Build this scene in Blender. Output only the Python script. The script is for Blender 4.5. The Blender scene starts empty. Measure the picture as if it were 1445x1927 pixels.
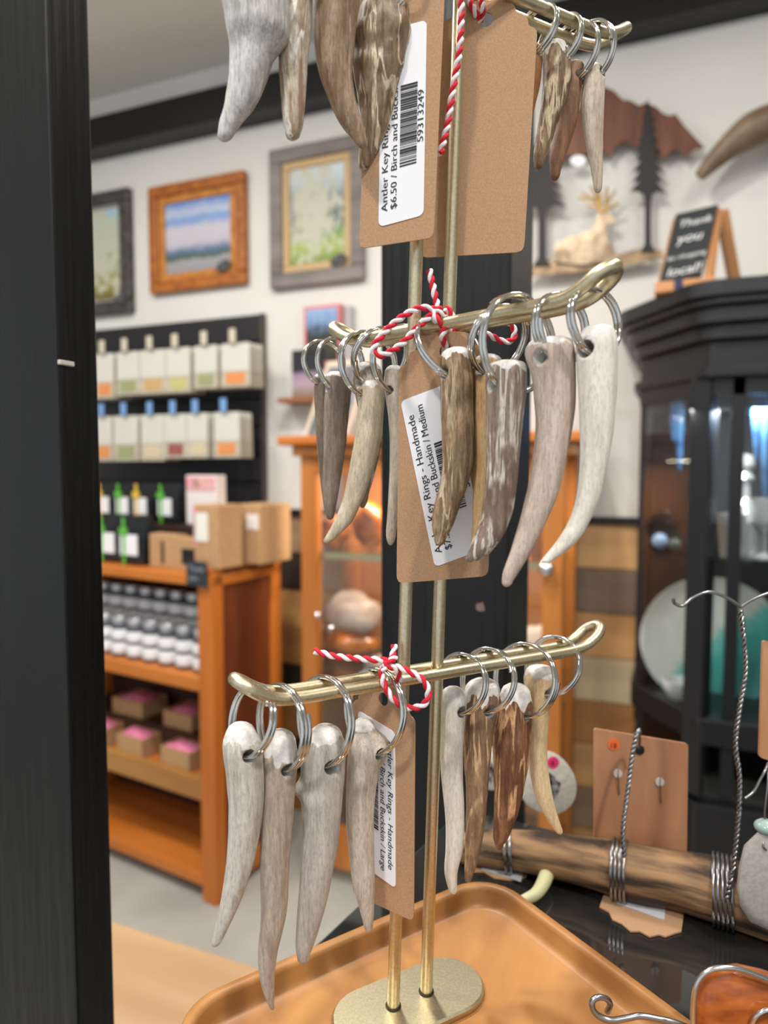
import bpy, bmesh, math, random
from mathutils import Vector as V, Matrix, noise, Euler
random.seed(7)
SC = bpy.context.scene
COL = SC.collection
PI = math.pi

# ------------------------------------------------------------------ camera
F = 1280.0
YAW = math.radians(22); PIT = math.atan(82/1280)
CAM = V((0, 0, 1.40))
fh = V((-math.sin(YAW), math.cos(YAW), 0)); RT = V((math.cos(YAW), math.sin(YAW), 0))
FW = V((fh.x*math.cos(PIT), fh.y*math.cos(PIT), -math.sin(PIT)))
UPV = V((fh.x*math.sin(PIT), fh.y*math.sin(PIT), math.cos(PIT)))
cam = bpy.data.cameras.new('camera'); co = bpy.data.objects.new('camera', cam); COL.objects.link(co)
co.location = CAM
co.rotation_euler = Matrix((RT, UPV, -FW)).transposed().to_euler()
cam.sensor_fit = 'VERTICAL'; cam.sensor_height = 36; cam.sensor_width = 27
cam.lens = F/1927*36
cam.clip_start = 0.01; cam.clip_end = 50
cam.dof.use_dof = True; cam.dof.focus_distance = 0.275; cam.dof.aperture_fstop = 8.0
SC.camera = co

# ------------------------------------------------------------------ light
SC.view_settings.view_transform = 'Standard'; SC.view_settings.look = 'None'
SC.view_settings.gamma = 1; SC.view_settings.exposure = 0.22
SC.view_settings.use_curve_mapping = False
w = bpy.data.worlds.new('world'); SC.world = w; w.use_nodes = True
w.node_tree.nodes['Background'].inputs[0].default_value = (0.86, 0.93, 1.0, 1)
w.node_tree.nodes['Background'].inputs[1].default_value = 0.78
def area(name, loc, sx, sy, power, color=(1, .955, .90), target=None):
    l = bpy.data.lights.new(name, 'AREA'); l.shape = 'RECTANGLE'; l.size = sx; l.size_y = sy
    l.energy = power; l.color = color
    o = bpy.data.objects.new(name, l); COL.objects.link(o); o.location = loc
    if target is not None:
        o.rotation_euler = (V(target)-V(loc)).to_track_quat('-Z', 'Y').to_euler()
    return o
area('ceiling_lamp_1', (-0.95, 0.15, 2.95), .14, .14, 20)
area('ceiling_lamp_2', (0.75, -0.35, 2.95), .14, .14, 20)
area('ceiling_lamp_3', (-0.25, -1.1, 2.95), .2, .2, 24)
area('ceiling_lamp_4', (-1.9, 0.9, 2.95), .4, .4, 20)
area('ceiling_lamp_5', (0.6, 0.9, 2.95), .4, .4, 12)
area('ceiling_lamp_6', (-0.55, 0.85, 2.95), .13, .13, 22)
area('added_ceiling_fill', (-1.7, 0.4, 2.55), 1.1, .08, 9, (1, .955, .90), (-1.7, 0.4, 3.0))  # unseen upward light, added to brighten the ceiling

# ------------------------------------------------------------------ pixel helpers (1445 x 1927 frame)
def ray(X, Y): return FW + RT*((X-722.5)/F) + UPV*(-(Y-963.5)/F)
def ad(X, Y, t): return CAM + ray(X, Y)*t
def ay(X, Y, y): r = ray(X, Y); return CAM + r*(y/r.y)
def az(X, Y, z): r = ray(X, Y); return CAM + r*((z-CAM.z)/r.z)
def apl(X, Y, p0, n): r = ray(X, Y); return CAM + r*((p0-CAM).dot(n)/r.dot(n))
def dep(P): return (P-CAM).dot(FW)

# ------------------------------------------------------------------ materials
def lin(c):
    o = []
    for v in c[:3]:
        v = v/255.0
        o.append(v/12.92 if v <= .04045 else ((v+.055)/1.055)**2.4)
    return (o[0], o[1], o[2], 1)
MATS = {}
def mat(n, c, r=.5, m=0, c2=None, sc=50, st=(1, 1, 1), bump=0, det=4, ramp=(.35, .65), spec=.5, coat=0, ior=1.45, bsc=None, bst=None, bd=.0006):
    if n in MATS: return MATS[n]
    M = bpy.data.materials.new(n); M.use_nodes = True; nt = M.node_tree; N = nt.nodes; L = nt.links
    b = N['Principled BSDF']
    b.inputs['Base Color'].default_value = lin(c); b.inputs['Roughness'].default_value = r
    b.inputs['Metallic'].default_value = m; b.inputs['Specular IOR Level'].default_value = spec
    b.inputs['IOR'].default_value = ior; b.inputs['Coat Weight'].default_value = coat
    if c2 is not None or bump:
        tc = N.new('ShaderNodeTexCoord'); mp = N.new('ShaderNodeMapping'); mp.inputs['Scale'].default_value = st
        L.new(tc.outputs['Object'], mp.inputs['Vector'])
        nz = N.new('ShaderNodeTexNoise'); nz.inputs['Scale'].default_value = sc; nz.inputs['Detail'].default_value = det
        L.new(mp.outputs[0], nz.inputs['Vector'])
        if c2 is not None:
            cr = N.new('ShaderNodeValToRGB'); cr.color_ramp.elements[0].position = ramp[0]; cr.color_ramp.elements[1].position = ramp[1]
            cr.color_ramp.elements[0].color = lin(c2); cr.color_ramp.elements[1].color = lin(c)
            L.new(nz.outputs['Fac'], cr.inputs[0]); L.new(cr.outputs[0], b.inputs['Base Color'])
        if bump:
            src = nz
            if bsc:
                src = N.new('ShaderNodeTexNoise'); src.inputs['Scale'].default_value = bsc; src.inputs['Detail'].default_value = 5
                if bst:
                    mp2 = N.new('ShaderNodeMapping'); mp2.inputs['Scale'].default_value = bst
                    L.new(tc.outputs['Object'], mp2.inputs['Vector']); L.new(mp2.outputs[0], src.inputs['Vector'])
                else: L.new(tc.outputs['Object'], src.inputs['Vector'])
            bp = N.new('ShaderNodeBump'); bp.inputs['Strength'].default_value = bump; bp.inputs['Distance'].default_value = bd
            L.new(src.outputs['Fac'], bp.inputs['Height']); L.new(bp.outputs[0], b.inputs['Normal'])
    MATS[n] = M; return M
def glass_mat(n, tint=(1, 1, 1), refl=.12):
    M = bpy.data.materials.new(n); M.use_nodes = True; nt = M.node_tree; N = nt.nodes; L = nt.links
    N.remove(N['Principled BSDF'])
    t = N.new('ShaderNodeBsdfTransparent'); t.inputs[0].default_value = (*tint, 1)
    g = N.new('ShaderNodeBsdfGlossy'); g.inputs['Roughness'].default_value = .02
    lw = N.new('ShaderNodeLayerWeight'); lw.inputs[0].default_value = .5
    pw5 = N.new('ShaderNodeMath'); pw5.operation = 'POWER'; pw5.inputs[1].default_value = 5; L.new(lw.outputs['Facing'], pw5.inputs[0])
    f = N.new('ShaderNodeMath'); f.operation = 'MULTIPLY_ADD'; f.inputs[1].default_value = .95; f.inputs[2].default_value = .04; L.new(pw5.outputs[0], f.inputs[0])
    mx = N.new('ShaderNodeMixShader'); L.new(f.outputs[0], mx.inputs[0]); L.new(t.outputs[0], mx.inputs[1]); L.new(g.outputs[0], mx.inputs[2])
    L.new(mx.outputs[0], N['Material Output'].inputs[0]); MATS[n] = M; return M
def antler_mat(n, base, dark, light, streak=.5, spec=.35, scale=1.0, rough=.5, veins=0):
    M = bpy.data.materials.new(n); M.use_nodes = True; nt = M.node_tree; N = nt.nodes; L = nt.links
    b = N['Principled BSDF']; b.inputs['Roughness'].default_value = rough; b.inputs['Specular IOR Level'].default_value = spec
    tc = N.new('ShaderNodeTexCoord')
    off = random.uniform(0, 50)
    def nz(sx, sy, sz, sc, det=4, rgh=.55, dist=0):
        mp = N.new('ShaderNodeMapping'); mp.inputs['Scale'].default_value = (sx, sy, sz); mp.inputs['Location'].default_value = (off, off*.7, off*.3)
        L.new(tc.outputs['Object'], mp.inputs['Vector'])
        t = N.new('ShaderNodeTexNoise'); t.inputs['Scale'].default_value = sc; t.inputs['Detail'].default_value = det
        t.inputs['Roughness'].default_value = rgh; t.inputs['Distortion'].default_value = dist
        L.new(mp.outputs[0], t.inputs['Vector']); return t
    def rmp(src, p0, p1, c0=(0, 0, 0, 1), c1=(1, 1, 1, 1)):
        r = N.new('ShaderNodeValToRGB'); r.color_ramp.elements[0].position = p0; r.color_ramp.elements[1].position = p1
        r.color_ramp.elements[0].color = c0; r.color_ramp.elements[1].color = c1; L.new(src.outputs['Fac'], r.inputs[0]); return r
    def mix(fac, a, bb, mode='MIX'):
        m = N.new('ShaderNodeMix'); m.data_type = 'RGBA'; m.blend_type = mode
        if hasattr(fac, 'outputs'): L.new(fac.outputs[0], m.inputs['Factor'])
        else: m.inputs['Factor'].default_value = fac
        for v, i in ((a, 'A'), (bb, 'B')):
            if isinstance(v, tuple): m.inputs[6 if i == 'A' else 7].default_value = v
            else: L.new(v, m.inputs[6 if i == 'A' else 7])
        return m.outputs[2]
    def rs(sock, p0, p1, c0, c1):
        r = N.new('ShaderNodeValToRGB'); r.color_ramp.elements[0].position = p0; r.color_ramp.elements[1].position = p1
        r.color_ramp.elements[0].color = (c0, c0, c0, 1); r.color_ramp.elements[1].color = (c1, c1, c1, 1); L.new(sock, r.inputs[0]); return r
    def mth(op, a, b_):
        m = N.new('ShaderNodeMath'); m.operation = op
        for k, v in ((0, a), (1, b_)):
            if isinstance(v, (int, float)): m.inputs[k].default_value = v
            elif v is not None: L.new(v, m.inputs[k])
        return m.outputs[0]
    big = nz(1, 1, .45, 75*scale, 3)
    st = nz(1, 1, .10, 420*scale, 6, .7, .3)
    fine = nz(1, 1, .22, 1500, 4, .7)
    mott = nz(1, 1, .8, 330, 5, .7)
    c = mix(rmp(big, .36, .66), lin(base), lin(tuple(.55*a+.45*d_ for a, d_ in zip(base, light))))
    w_ = .55+.45*streak
    c = mix(rmp(st, .36+.10*streak, .50+.12*streak, (w_, w_, w_, 1), (0, 0, 0, 1)), c, lin(tuple(.75*d_+.25*a for d_, a in zip(dark, base))))
    c = mix(rmp(mott, .40, .62, (.32*w_, .32*w_, .32*w_, 1), (0, 0, 0, 1)), c, lin(dark))
    li = nz(1, 1, .075, 150*scale, 3, .55, .9)
    if veins:
        v_ = mth('ABSOLUTE', mth('SUBTRACT', li.outputs['Fac'], .5), None)
        brk = rmp(nz(1, 1, .5, 130, 2), .40, .52)
        vv = mth('MULTIPLY', rs(v_, .012+.022*veins, .030+.03*veins, .95, 0).outputs[0], brk.outputs[0])
        mv = N.new('ShaderNodeMix'); mv.data_type = 'RGBA'; L.new(vv, mv.inputs['Factor']); L.new(c, mv.inputs[6]); mv.inputs[7].default_value = lin(light); c = mv.outputs[2]
    else:
        c = mix(rmp(li, .56, .66, (0, 0, 0, 1), (.55, .55, .55, 1)), c, lin(light))
    c = mix(rmp(fine, .36, .52, (.5, .5, .5, 1), (0, 0, 0, 1)), c, lin(tuple(.62*d_+.22*a for d_, a in zip(dark, base))))
    # porous white cut end, its ragged limit stored on the mesh
    at = N.new('ShaderNodeAttribute'); at.attribute_name = 'cap'
    cp = mth('ADD', at.outputs['Fac'], mth('MULTIPLY', mth('SUBTRACT', st.outputs['Fac'], .5), .9))
    cpr = rs(cp, .46, .56, 0, 1)
    cb_ = mix(rmp(mott, .36, .6), lin((198, 192, 186)), lin((232, 229, 224)))
    c = mix(cpr, c, cb_)
    L.new(c, b.inputs['Base Color'])
    bp = N.new('ShaderNodeBump'); bp.inputs['Strength'].default_value = .6; bp.inputs['Distance'].default_value = .0006
    L.new(st.outputs['Fac'], bp.inputs['Height'])
    bp2 = N.new('ShaderNodeBump'); bp2.inputs['Strength'].default_value = .4; bp2.inputs['Distance'].default_value = .0002
    L.new(fine.outputs['Fac'], bp2.inputs['Height']); L.new(bp.outputs[0], bp2.inputs['Normal']); last = bp2
    if veins:
        bp3 = N.new('ShaderNodeBump'); bp3.inputs['Strength'].default_value = .5; bp3.inputs['Distance'].default_value = .0006
        L.new(vv, bp3.inputs['Height']); L.new(bp2.outputs[0], bp3.inputs['Normal']); last = bp3
    L.new(last.outputs[0], b.inputs['Normal'])
    return M
brass = mat('champagne_brass', (214, 203, 174), .36, 1, (200, 187, 152), 900, bump=.12, bd=.0002)
chrome = mat('nickel_steel', (206, 204, 200), .10, 1)
kraft = mat('kraft_card', (182, 145, 112), .8, 0, (168, 130, 97), 1500, bump=.15, det=8)
kraft2 = mat('kraft_box', (188, 150, 108), .8, 0, (172, 134, 94), 120)
paper = mat('white_label', (232, 232, 236), .55)
ink = mat('black_ink', (28, 28, 32), .6)
cutbone = mat('cut_bone', (224, 220, 214), .55, 0, (190, 184, 178), 420, bump=.2, det=6)
traywood = mat('honey_wood', (166, 118, 66), .40, 0, (136, 90, 46), 42, (1, .16, 1), bump=.06, det=8, spec=.45, ramp=(.3, .7))
blackpaint = mat('black_paint', (16, 16, 17), .40, 0, (9, 9, 10), 40, (1, 1, .12), bump=.5, bsc=160, bst=(1, 1, .06), bd=.002)
blackcab = mat('black_cabinet', (24, 24, 27), .38)
wallwhite = mat('wall_white', (226, 224, 218), .8, 0, (221, 219, 213), 3)
ceilm = mat('ceiling_grey', (232, 229, 222), .85)
floorm = mat('concrete', (176, 175, 168), .45, 0, (160, 160, 154), 5, det=6)
orangew = mat('orange_wood', (198, 116, 46), .42, 0, (180, 98, 34), 9, (1, 1, .15), det=5)
orangeh = mat('orange_wood_across', (200, 120, 50), .42, 0, (180, 100, 36), 9, (.15, 1, 1), det=5)
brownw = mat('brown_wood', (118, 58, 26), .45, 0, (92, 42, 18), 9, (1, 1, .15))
cabw = mat('amber_oak', (190, 122, 56), .42, 0, (166, 98, 40), 10, (1, 1, .15), det=5)
palew = mat('pale_wood', (172, 142, 108), .5, 0, (156, 124, 90), 14, (.15, 1, 1), det=5)
blackslat = mat('slatwall_black', (34, 33, 36), .5)
white = mat('plain_white', (236, 236, 238), .5)
black = mat('plain_black', (20, 20, 22), .5)
pane = glass_mat('clear_pane', (.93, .95, .95))
wirem = mat('steel_wire', (150, 150, 152), .28, 1)
redm = mat('red_cotton', (214, 36, 56), .85, 0, (190, 24, 44), 1500, bump=.3, bd=.0003)
whitem = mat('white_cotton', (240, 234, 236), .85, 0, (222, 212, 216), 1500, bump=.3, bd=.0003)

# ------------------------------------------------------------------ mesh builder
def xyz(o): return V((o[0], o[1], o[2]))
class MB:
    def __init__(s): s.v = []; s.f = []; s.mi = []
    def add(s, vs, fs, mi=0):
        o = len(s.v); s.v += [V(p) for p in vs]; s.f += [tuple(i+o for i in f) for f in fs]; s.mi += [mi]*len(fs); return s
    def hexa(s, p, mi=0):  # 8 points: bottom ring 0-3, top ring 4-7
        return s.add(p, [(3, 2, 1, 0), (4, 5, 6, 7), (0, 1, 5, 4), (1, 2, 6, 5), (2, 3, 7, 6), (3, 0, 4, 7)], mi)
    def box(s, c, d, X=V((1, 0, 0)), Y=V((0, 1, 0)), Z=V((0, 0, 1)), mi=0):
        c = V(c); x = X*(d[0]/2); y = Y*(d[1]/2); z = Z*(d[2]/2)
        return s.hexa([c-x-y-z, c+x-y-z, c+x+y-z, c-x+y-z, c-x-y+z, c+x-y+z, c+x+y+z, c-x+y+z], mi)
    def lohi(s, a, b, mi=0):
        return s.box([(a[i]+b[i])/2 for i in range(3)], [abs(b[i]-a[i]) for i in range(3)], mi=mi)
    def prism(s, poly, ext, mi=0):  # planar polygon (3D points) extruded by vector ext
        n = len(poly); P = [V(p) for p in poly]; E = V(ext)
        return s.add(P+[p+E for p in P], [tuple(range(n-1, -1, -1)), tuple(range(n, 2*n))]+[(i, (i+1) % n, n+(i+1) % n, n+i) for i in range(n)], mi)
    def tube(s, pts, r, n=10, closed=False, mi=0, flat=None):
        P = [V(p) for p in pts]; k = len(P); rr = r if isinstance(r, (list, tuple)) else [r]*k
        vs = []; fs = []; up = None
        for i in range(k):
            a = P[(i-1) % k] if (closed or i > 0) else P[i]; b = P[(i+1) % k] if (closed or i < k-1) else P[i]
            t = (b-a).normalized()
            if up is None:
                up = V((0, 0, 1)) if abs(t.z) < .9 else V((1, 0, 0))
            u = (up-t*up.dot(t)).normalized(); w_ = t.cross(u); up = u
            for j in range(n):
                th = 2*PI*j/n; vs.append(P[i]+(u*math.cos(th)+w_*math.sin(th))*rr[i])
        m = k if closed else k-1
        if closed:  # find best twist match on the seam
            best = min(range(n), key=lambda q: (vs[(k-1)*n]-vs[q]).length)
        for i in range(m):
            for j in range(n):
                i2 = (i+1) % k; q = best if (closed and i == k-1) else 0
                fs.append((i*n+j, i*n+(j+1) % n, i2*n+(j+1+q) % n, i2*n+(j+q) % n))
        if not closed: fs += [tuple(range(n-1, -1, -1)), tuple((k-1)*n+j for j in range(n))]
        return s.add(vs, fs, mi)
    def lathe(s, prof, c=(0, 0, 0), n=20, mi=0, ax=V((0, 0, 1)), X=V((1, 0, 0))):
        c = V(c); Y = ax.cross(X); vs = []; fs = []; k = len(prof)
        for r, z in prof:
            for j in range(n):
                th = 2*PI*j/n; vs.append(c+ax*z+(X*math.cos(th)+Y*math.sin(th))*max(r, 1e-5))
        for i in range(k-1):
            for j in range(n): fs.append((i*n+j, i*n+(j+1) % n, (i+1)*n+(j+1) % n, (i+1)*n+j))
        fs += [tuple(range(n-1, -1, -1)), tuple((k-1)*n+j for j in range(n))]
        return s.add(vs, fs, mi)
    def mesh(s, name, base=V((0, 0, 0)), mats=(), smooth=None):
        me = bpy.data.meshes.new(name); me.from_pydata([tuple(p-base) for p in s.v], [], s.f)
        for m in mats: me.materials.append(m)
        if any(s.mi): me.polygons.foreach_set('material_index', s.mi)
        bm = bmesh.new(); bm.from_mesh(me); bmesh.ops.recalc_face_normals(bm, faces=bm.faces); bm.to_mesh(me); bm.free()
        if smooth is not None:
            me.shade_smooth(); me.set_sharp_from_angle(angle=math.radians(smooth))
        me.update(); return me
    def base(s):
        xs = [p.x for p in s.v]; ys = [p.y for p in s.v]; zs = [p.z for p in s.v]
        return V(((min(xs)+max(xs))/2, (min(ys)+max(ys))/2, min(zs)))
    def build(s, name, m, parent=None, smooth=None, bevel=0, label=None):
        mats = m if isinstance(m, (list, tuple)) else [m]
        if parent is None: b = s.base()
        else:
            b = V(parent.location); p = parent.parent
            while p: b = b+V(p.location); p = p.parent
        o = bpy.data.objects.new(name, s.mesh(name, b, mats, smooth)); COL.objects.link(o)
        if parent is None: o.location = b
        else: o.parent = parent
        if bevel:
            bv = o.modifiers.new('bevel', 'BEVEL'); bv.width = bevel; bv.segments = 2; bv.limit_method = 'ANGLE'; bv.angle_limit = .6
        if label: o['label'] = label
        return o
def thing(name, label, cat, loc, group=None):
    o = bpy.data.objects.new(name, None); COL.objects.link(o); o.location = V(loc); o.empty_display_size = .02
    o['label'] = label; o['category'] = cat
    if group: o['group'] = group
    return o
def tag(o, label, cat, group=None):
    o['label'] = label; o['category'] = cat
    if group: o['group'] = group
    return o
def struct(o): o['kind'] = 'structure'; return o
def spline(pts, n=8, closed=False):
    P = [V(p) for p in pts]; k = len(P); out = []
    for i in range(k if closed else k-1):
        if closed: a, b, c, d = P[(i-1) % k], P[i], P[(i+1) % k], P[(i+2) % k]
        else: a, b, c, d = P[max(i-1, 0)], P[i], P[i+1], P[min(i+2, k-1)]
        for j in range(n):
            t = j/n
            out.append(.5*((2*b)+(c-a)*t+(2*a-5*b+4*c-d)*t*t+(3*b-a-3*c+d)*t**3))
    if not closed: out.append(P[-1])
    return out
def copytree(o, loc, label=None, group=None, rz=None):
    c = o.copy(); COL.objects.link(c); c.location = V(loc)
    if label: c['label'] = label
    if group: c['group'] = group
    if rz is not None: c.rotation_euler.z = rz
    for ch in o.children:
        d = ch.copy(); COL.objects.link(d); d.parent = c
        for g in ch.children:
            e = g.copy(); COL.objects.link(e); e.parent = d
    return c
def text_mesh(s, size):
    cu = bpy.data.curves.new('lettering', 'FONT'); cu.body = s; cu.size = size; cu.resolution_u = 3
    o = bpy.data.objects.new('lettering', cu); COL.objects.link(o)
    dg = bpy.context.evaluated_depsgraph_get(); me = bpy.data.meshes.new_from_object(o.evaluated_get(dg))
    bpy.data.objects.remove(o); bpy.data.curves.remove(cu); return me
def add_text(mb, s, size, O, U, W, xscale=1.0):
    """lettering mesh laid on the plane O + x*U + y*W"""
    me = text_mesh(s, size)
    mb.add([O+U*(v.co.x*xscale)+W*v.co.y for v in me.vertices], [tuple(p.vertices) for p in me.polygons])
    wd = max((v.co.x for v in me.vertices), default=0)*xscale
    bpy.data.meshes.remove(me); return wd

# ------------------------------------------------------------------ the setting
WY = 2.40
def slab(name, a, b, m): return struct(MB().lohi(a, b).build(name, m))
slab('floor', (-5, -3, -.1), (4, WY+.1, 0), floorm)
slab('ceiling', (-5, -3, 3.02), (4, WY+.1, 3.12), ceilm)
slab('wall_back', (-5, WY, 0), (4, WY+.1, 3.02), wallwhite)
slab('wall_left', (-5.1, -3, 0), (-5, WY+.1, 3.02), wallwhite)
slab('wall_right', (4, -3, 0), (4.1, WY+.1, 3.02), wallwhite)
slab('trim_1', (-5, WY-.10, 2.757), (4, WY, 2.882), blackpaint)     # black beam
slab('trim_2', (-5, WY-.035, 1.215), (4, WY, 1.238), black)         # chair rail
# wainscot of mixed planks below the rail: each plank its own piece
wain = struct(MB().lohi((-5, WY-.006, .0), (4, WY, 1.215)).build('wall_wainscot', mat('gap_dark', (40, 28, 20), .8)))
pcols = [(214, 170, 118), (136, 114, 98), (220, 166, 108), (214, 192, 156), (190, 132, 76), (62, 50, 44), (200, 142, 84), (160, 130, 102)]
pm = [mat('plank_%d' % i, c, .6, 0, tuple(int(v*.82) for v in c), 7, (.12, 1, 1), det=5) for i, c in enumerate(pcols)]
rows = 8; ph = 1.215/rows; pmesh = {}
order = [[4, 0, 6, 2, 4, 0], [6, 5, 0, 7, 1, 4], [0, 4, 6, 2, 5, 4], [5, 2, 4, 4, 6, 3], [1, 4, 3, 3, 0, 5], [6, 2, 4, 2, 4, 0], [5, 1, 7, 1, 5, 1], [4, 7, 6, 0, 2, 4]]
for r in range(rows):
    x = -2.6+random.uniform(0, .2); q = 0
    while x < 1.4:
        L_ = (.55, .8, .68)[(r+q) % 3]; ci = order[r][int((x+2.6)/.68) % 6]
        key = (L_, ci)
        if key not in pmesh:
            b = MB().box((0, 0, 0), (L_-.003, .012, ph-.004)); pmesh[key] = b.mesh('plank', V((0, 0, 0)), [pm[ci]])
        o = bpy.data.objects.new('plank', pmesh[key]); COL.objects.link(o); o.parent = wain
        o.location = V((x+L_/2, WY-.012-.003*((r*3+q) % 2), (r+.5)*ph))-wain.location
        x += L_; q += 1

# black posts of the shelving
PX = -.300
pl = MB().lohi((PX-.085, .276, 0), (PX, .3045, 3.02)).build('post', blackpaint, bevel=.0015)
tag(pl, 'flat black painted board upright at the left edge with a white pin in it', 'post')
c = ad(115, 684, dep(V((PX, .282, 1.45))))
MB().lohi((PX-.0008, .2765, c.z-.0013), (PX+.0014, .2865, c.z+.0013)).build('shelf_pin', mat('ivory_pin', (206, 198, 182), .5), pl, bevel=.0005)
pb = MB().lohi((-.205, .50, 0), (-.103, .59, 3.02)).build('post', blackpaint, bevel=.002)
tag(pb, 'thick black painted square post behind the brass stand', 'post')
chip = MB(); cc = ad(905, 1143, dep(V((-.13, .4995, 1.3))))
cc = ay(905, 1143, .4993)
chip.add([cc+V((math.cos(a)*.0045*random.uniform(.6, 1.1), 0, math.sin(a)*.0045*random.uniform(.6, 1.1))) for a in [i*PI/5 for i in range(10)]], [tuple(range(10))])
chip.build('paint_chip', mat('chipped_wood', (120, 104, 98), .8), pb)

# ------------------------------------------------------------------ glass shelf, plinth, tray
ZG = 1.160
gl = mat('smoked_glass', (34, 34, 33), .03, 0, ior=1.9)
gedge = mat('glass_edge', (52, 84, 78), .15)
ga = V((-.143, .348, 0)); gdir = V((math.sin(math.radians(11)), math.cos(math.radians(11)), 0))
def on_line(y): return ga+gdir*((y-ga.y)/gdir.y)
gp = [on_line(.05), on_line(.452), V((.62, .40, 0)), V((.62, .05, 0))]
gs = thing('glass_shelf', 'dark reflective glass shelf carrying the wooden tray and driftwood', 'shelf', (.2, .25, ZG-.006))
MB().prism([V((p.x, p.y, ZG-.0055)) for p in gp], (0, 0, .0055)).build('glass_pane', gl, gs)
e = MB(); bk = (gp[2]-gp[1]); e.tube([V((p.x, p.y, ZG-.003)) for p in (gp[0], gp[1], gp[2])], .0029, 8); e.build('polished_edge', gedge, gs)
pln = MB().lohi((-.02, .08, 0), (.6, .37, ZG-.006)).build('plinth', blackcab, bevel=.002)
tag(pln, 'black plinth carrying the dark glass shelf', 'plinth')

TA = math.radians(35); ta = V((math.sin(TA), math.cos(TA), 0)); tb = V((math.cos(TA), -math.sin(TA), 0))
ZR = 1.1835; ZF = 1.1735
p1 = az(620, 1763, ZR); p2 = az(1065, 1742, ZR)
tc_ = p1+ta*((p2-p1).dot(ta))            # back corner of the outer rectangle
pl_ = az(330, 1905, ZR); LA = (tc_-pl_).dot(ta)+.004; LB = .21
def rrect(inset, z, r, n=8):
    cx = tc_-ta*(LA/2)+tb*(LB/2); hx = LA/2-inset; hy = LB/2-inset; r = max(r-inset, .002); out = []
    for sx, sy, a0 in ((1, 1, 0), (-1, 1, 90), (-1, -1, 180), (1, -1, 270)):
        for i in range(n+1):
            a = math.radians(a0+90*i/n)
            q = cx+ta*(sx*(hx-r)+r*math.cos(a))+tb*(sy*(hy-r)+r*math.sin(a)); out.append(V((q.x, q.y, z)))
    return out
RC = .024
prof = [(.008, ZG, ), (.0015, ZG+.004), (0, ZG+.010), (0, ZR-.0025), (.0008, ZR-.0008), (.0020, ZR), (.0042, ZR), (.0054, ZR-.0006), (.0062, ZR-.0022), (.0070, ZF+.0026), (.0082, ZF+.0007), (.0102, ZF)]
tm = MB(); vs = []; fs = []; nn = 4*9
for ins, z in prof: vs += rrect(ins, z, RC)
for i in range(len(prof)-1):
    for j in range(nn): fs.append((i*nn+j, i*nn+(j+1) % nn, (i+1)*nn+(j+1) % nn, (i+1)*nn+j))
fs += [tuple(range(nn-1, -1, -1)), tuple((len(prof)-1)*nn+j for j in range(nn))]
tm.add(vs, fs)
tr = tm.build('tray', traywood, smooth=50); tag(tr, 'honey coloured wooden tray with raised rounded rim under the brass stand', 'tray')

# pale table low on the left
pt = thing('side_table', 'pale wood tabletop low beside the black upright', 'table', (-.75, .56, 0))
MB().lohi((-1.15, .40, .722), (-.22, .725, .75)).build('tabletop', palew, pt, bevel=.003)
for lx in (-1.1, -.27):
    for ly in (.44, .685): MB().lohi((lx-.02, ly-.02, 0), (lx+.02, ly+.02, .722)).build('leg', palew, pt)

# ------------------------------------------------------------------ brass display stand
ZP = ZF+.0032                                        # top of base plate
f1 = ad(740, 1893, .285); zf = f1.z
# put feet on the tray plate
f1 = az(740, 1893, ZP); f2 = az(802, 1866, ZP)
FM = (f1+f2)/2; sep = (f2-f1)/2
A0 = (f2-f1).normalized()
KZ = (CAM.z-ZP)/(CAM.z-1.1752)
ZB, ZM, ZT = 1.3165, 1.4550, 1.5880
def vert_center(X, Y, z):
    """point at height z above the foot, nudged sideways so the stand leans as in the photo"""
    base = dep(V((FM.x, FM.y, z)))
    p = ad(X, Y, base); return V((p.x, p.y, z))
CM = vert_center(812, 612, ZM); lean = (CM-FM)/(ZM-ZP)
def axis(z): return FM+lean*(z-ZP)
CB = axis(ZB); CT = axis(ZT); CM = axis(ZM)
st_ = thing('display_stand', 'champagne brass three-tier jewellery stand with looped hook arms', 'stand', (FM.x, FM.y, ZF))
RR = .0026
for p in (f1, f2):
    MB().tube([p-lean*.003, p+lean*(1.66-ZP)], RR, 16).build('rod', brass, st_, 40)
# base plate: stadium with soft edge
def stadium(hl, r, z, n=12):
    A = A0; B = V((A.y, -A.x, 0)); o = []
    for sgn, a0 in ((1, -90), (-1, 90)):
        for i in range(n+1):
            a = math.radians(a0+180*i/n); o.append(FM+A*(sgn*hl+r*math.cos(a))+B*(r*math.sin(a)))
    return [V((p.x, p.y, z)) for p in o]
pm_ = MB(); lv = [(.0158, ZF), (.0162, ZF+.0006), (.0162, ZP-.0008), (.0154, ZP)]
vs = []; fs = []
for r, z in lv: vs += stadium(.0185, r, z)
k = 26
for i in range(3):
    for j in range(k): fs.append((i*k+j, i*k+(j+1) % k, (i+1)*k+(j+1) % k, (i+1)*k+j))
fs += [tuple(range(k-1, -1, -1)), tuple(3*k+j for j in range(k))]
pm_.add(vs, fs); pm_.build('base_plate', brass, st_, 40)
so = MB()
for p in (f1, f2): so.tube([p-V((0, 0, .001)), p+V((0, 0, .0004))], .0033, 16)
so.build('socket', mat('dark_socket', (52, 46, 34), .5, .6), st_, 40)
WBAR = .0048; RB = .0024
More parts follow.
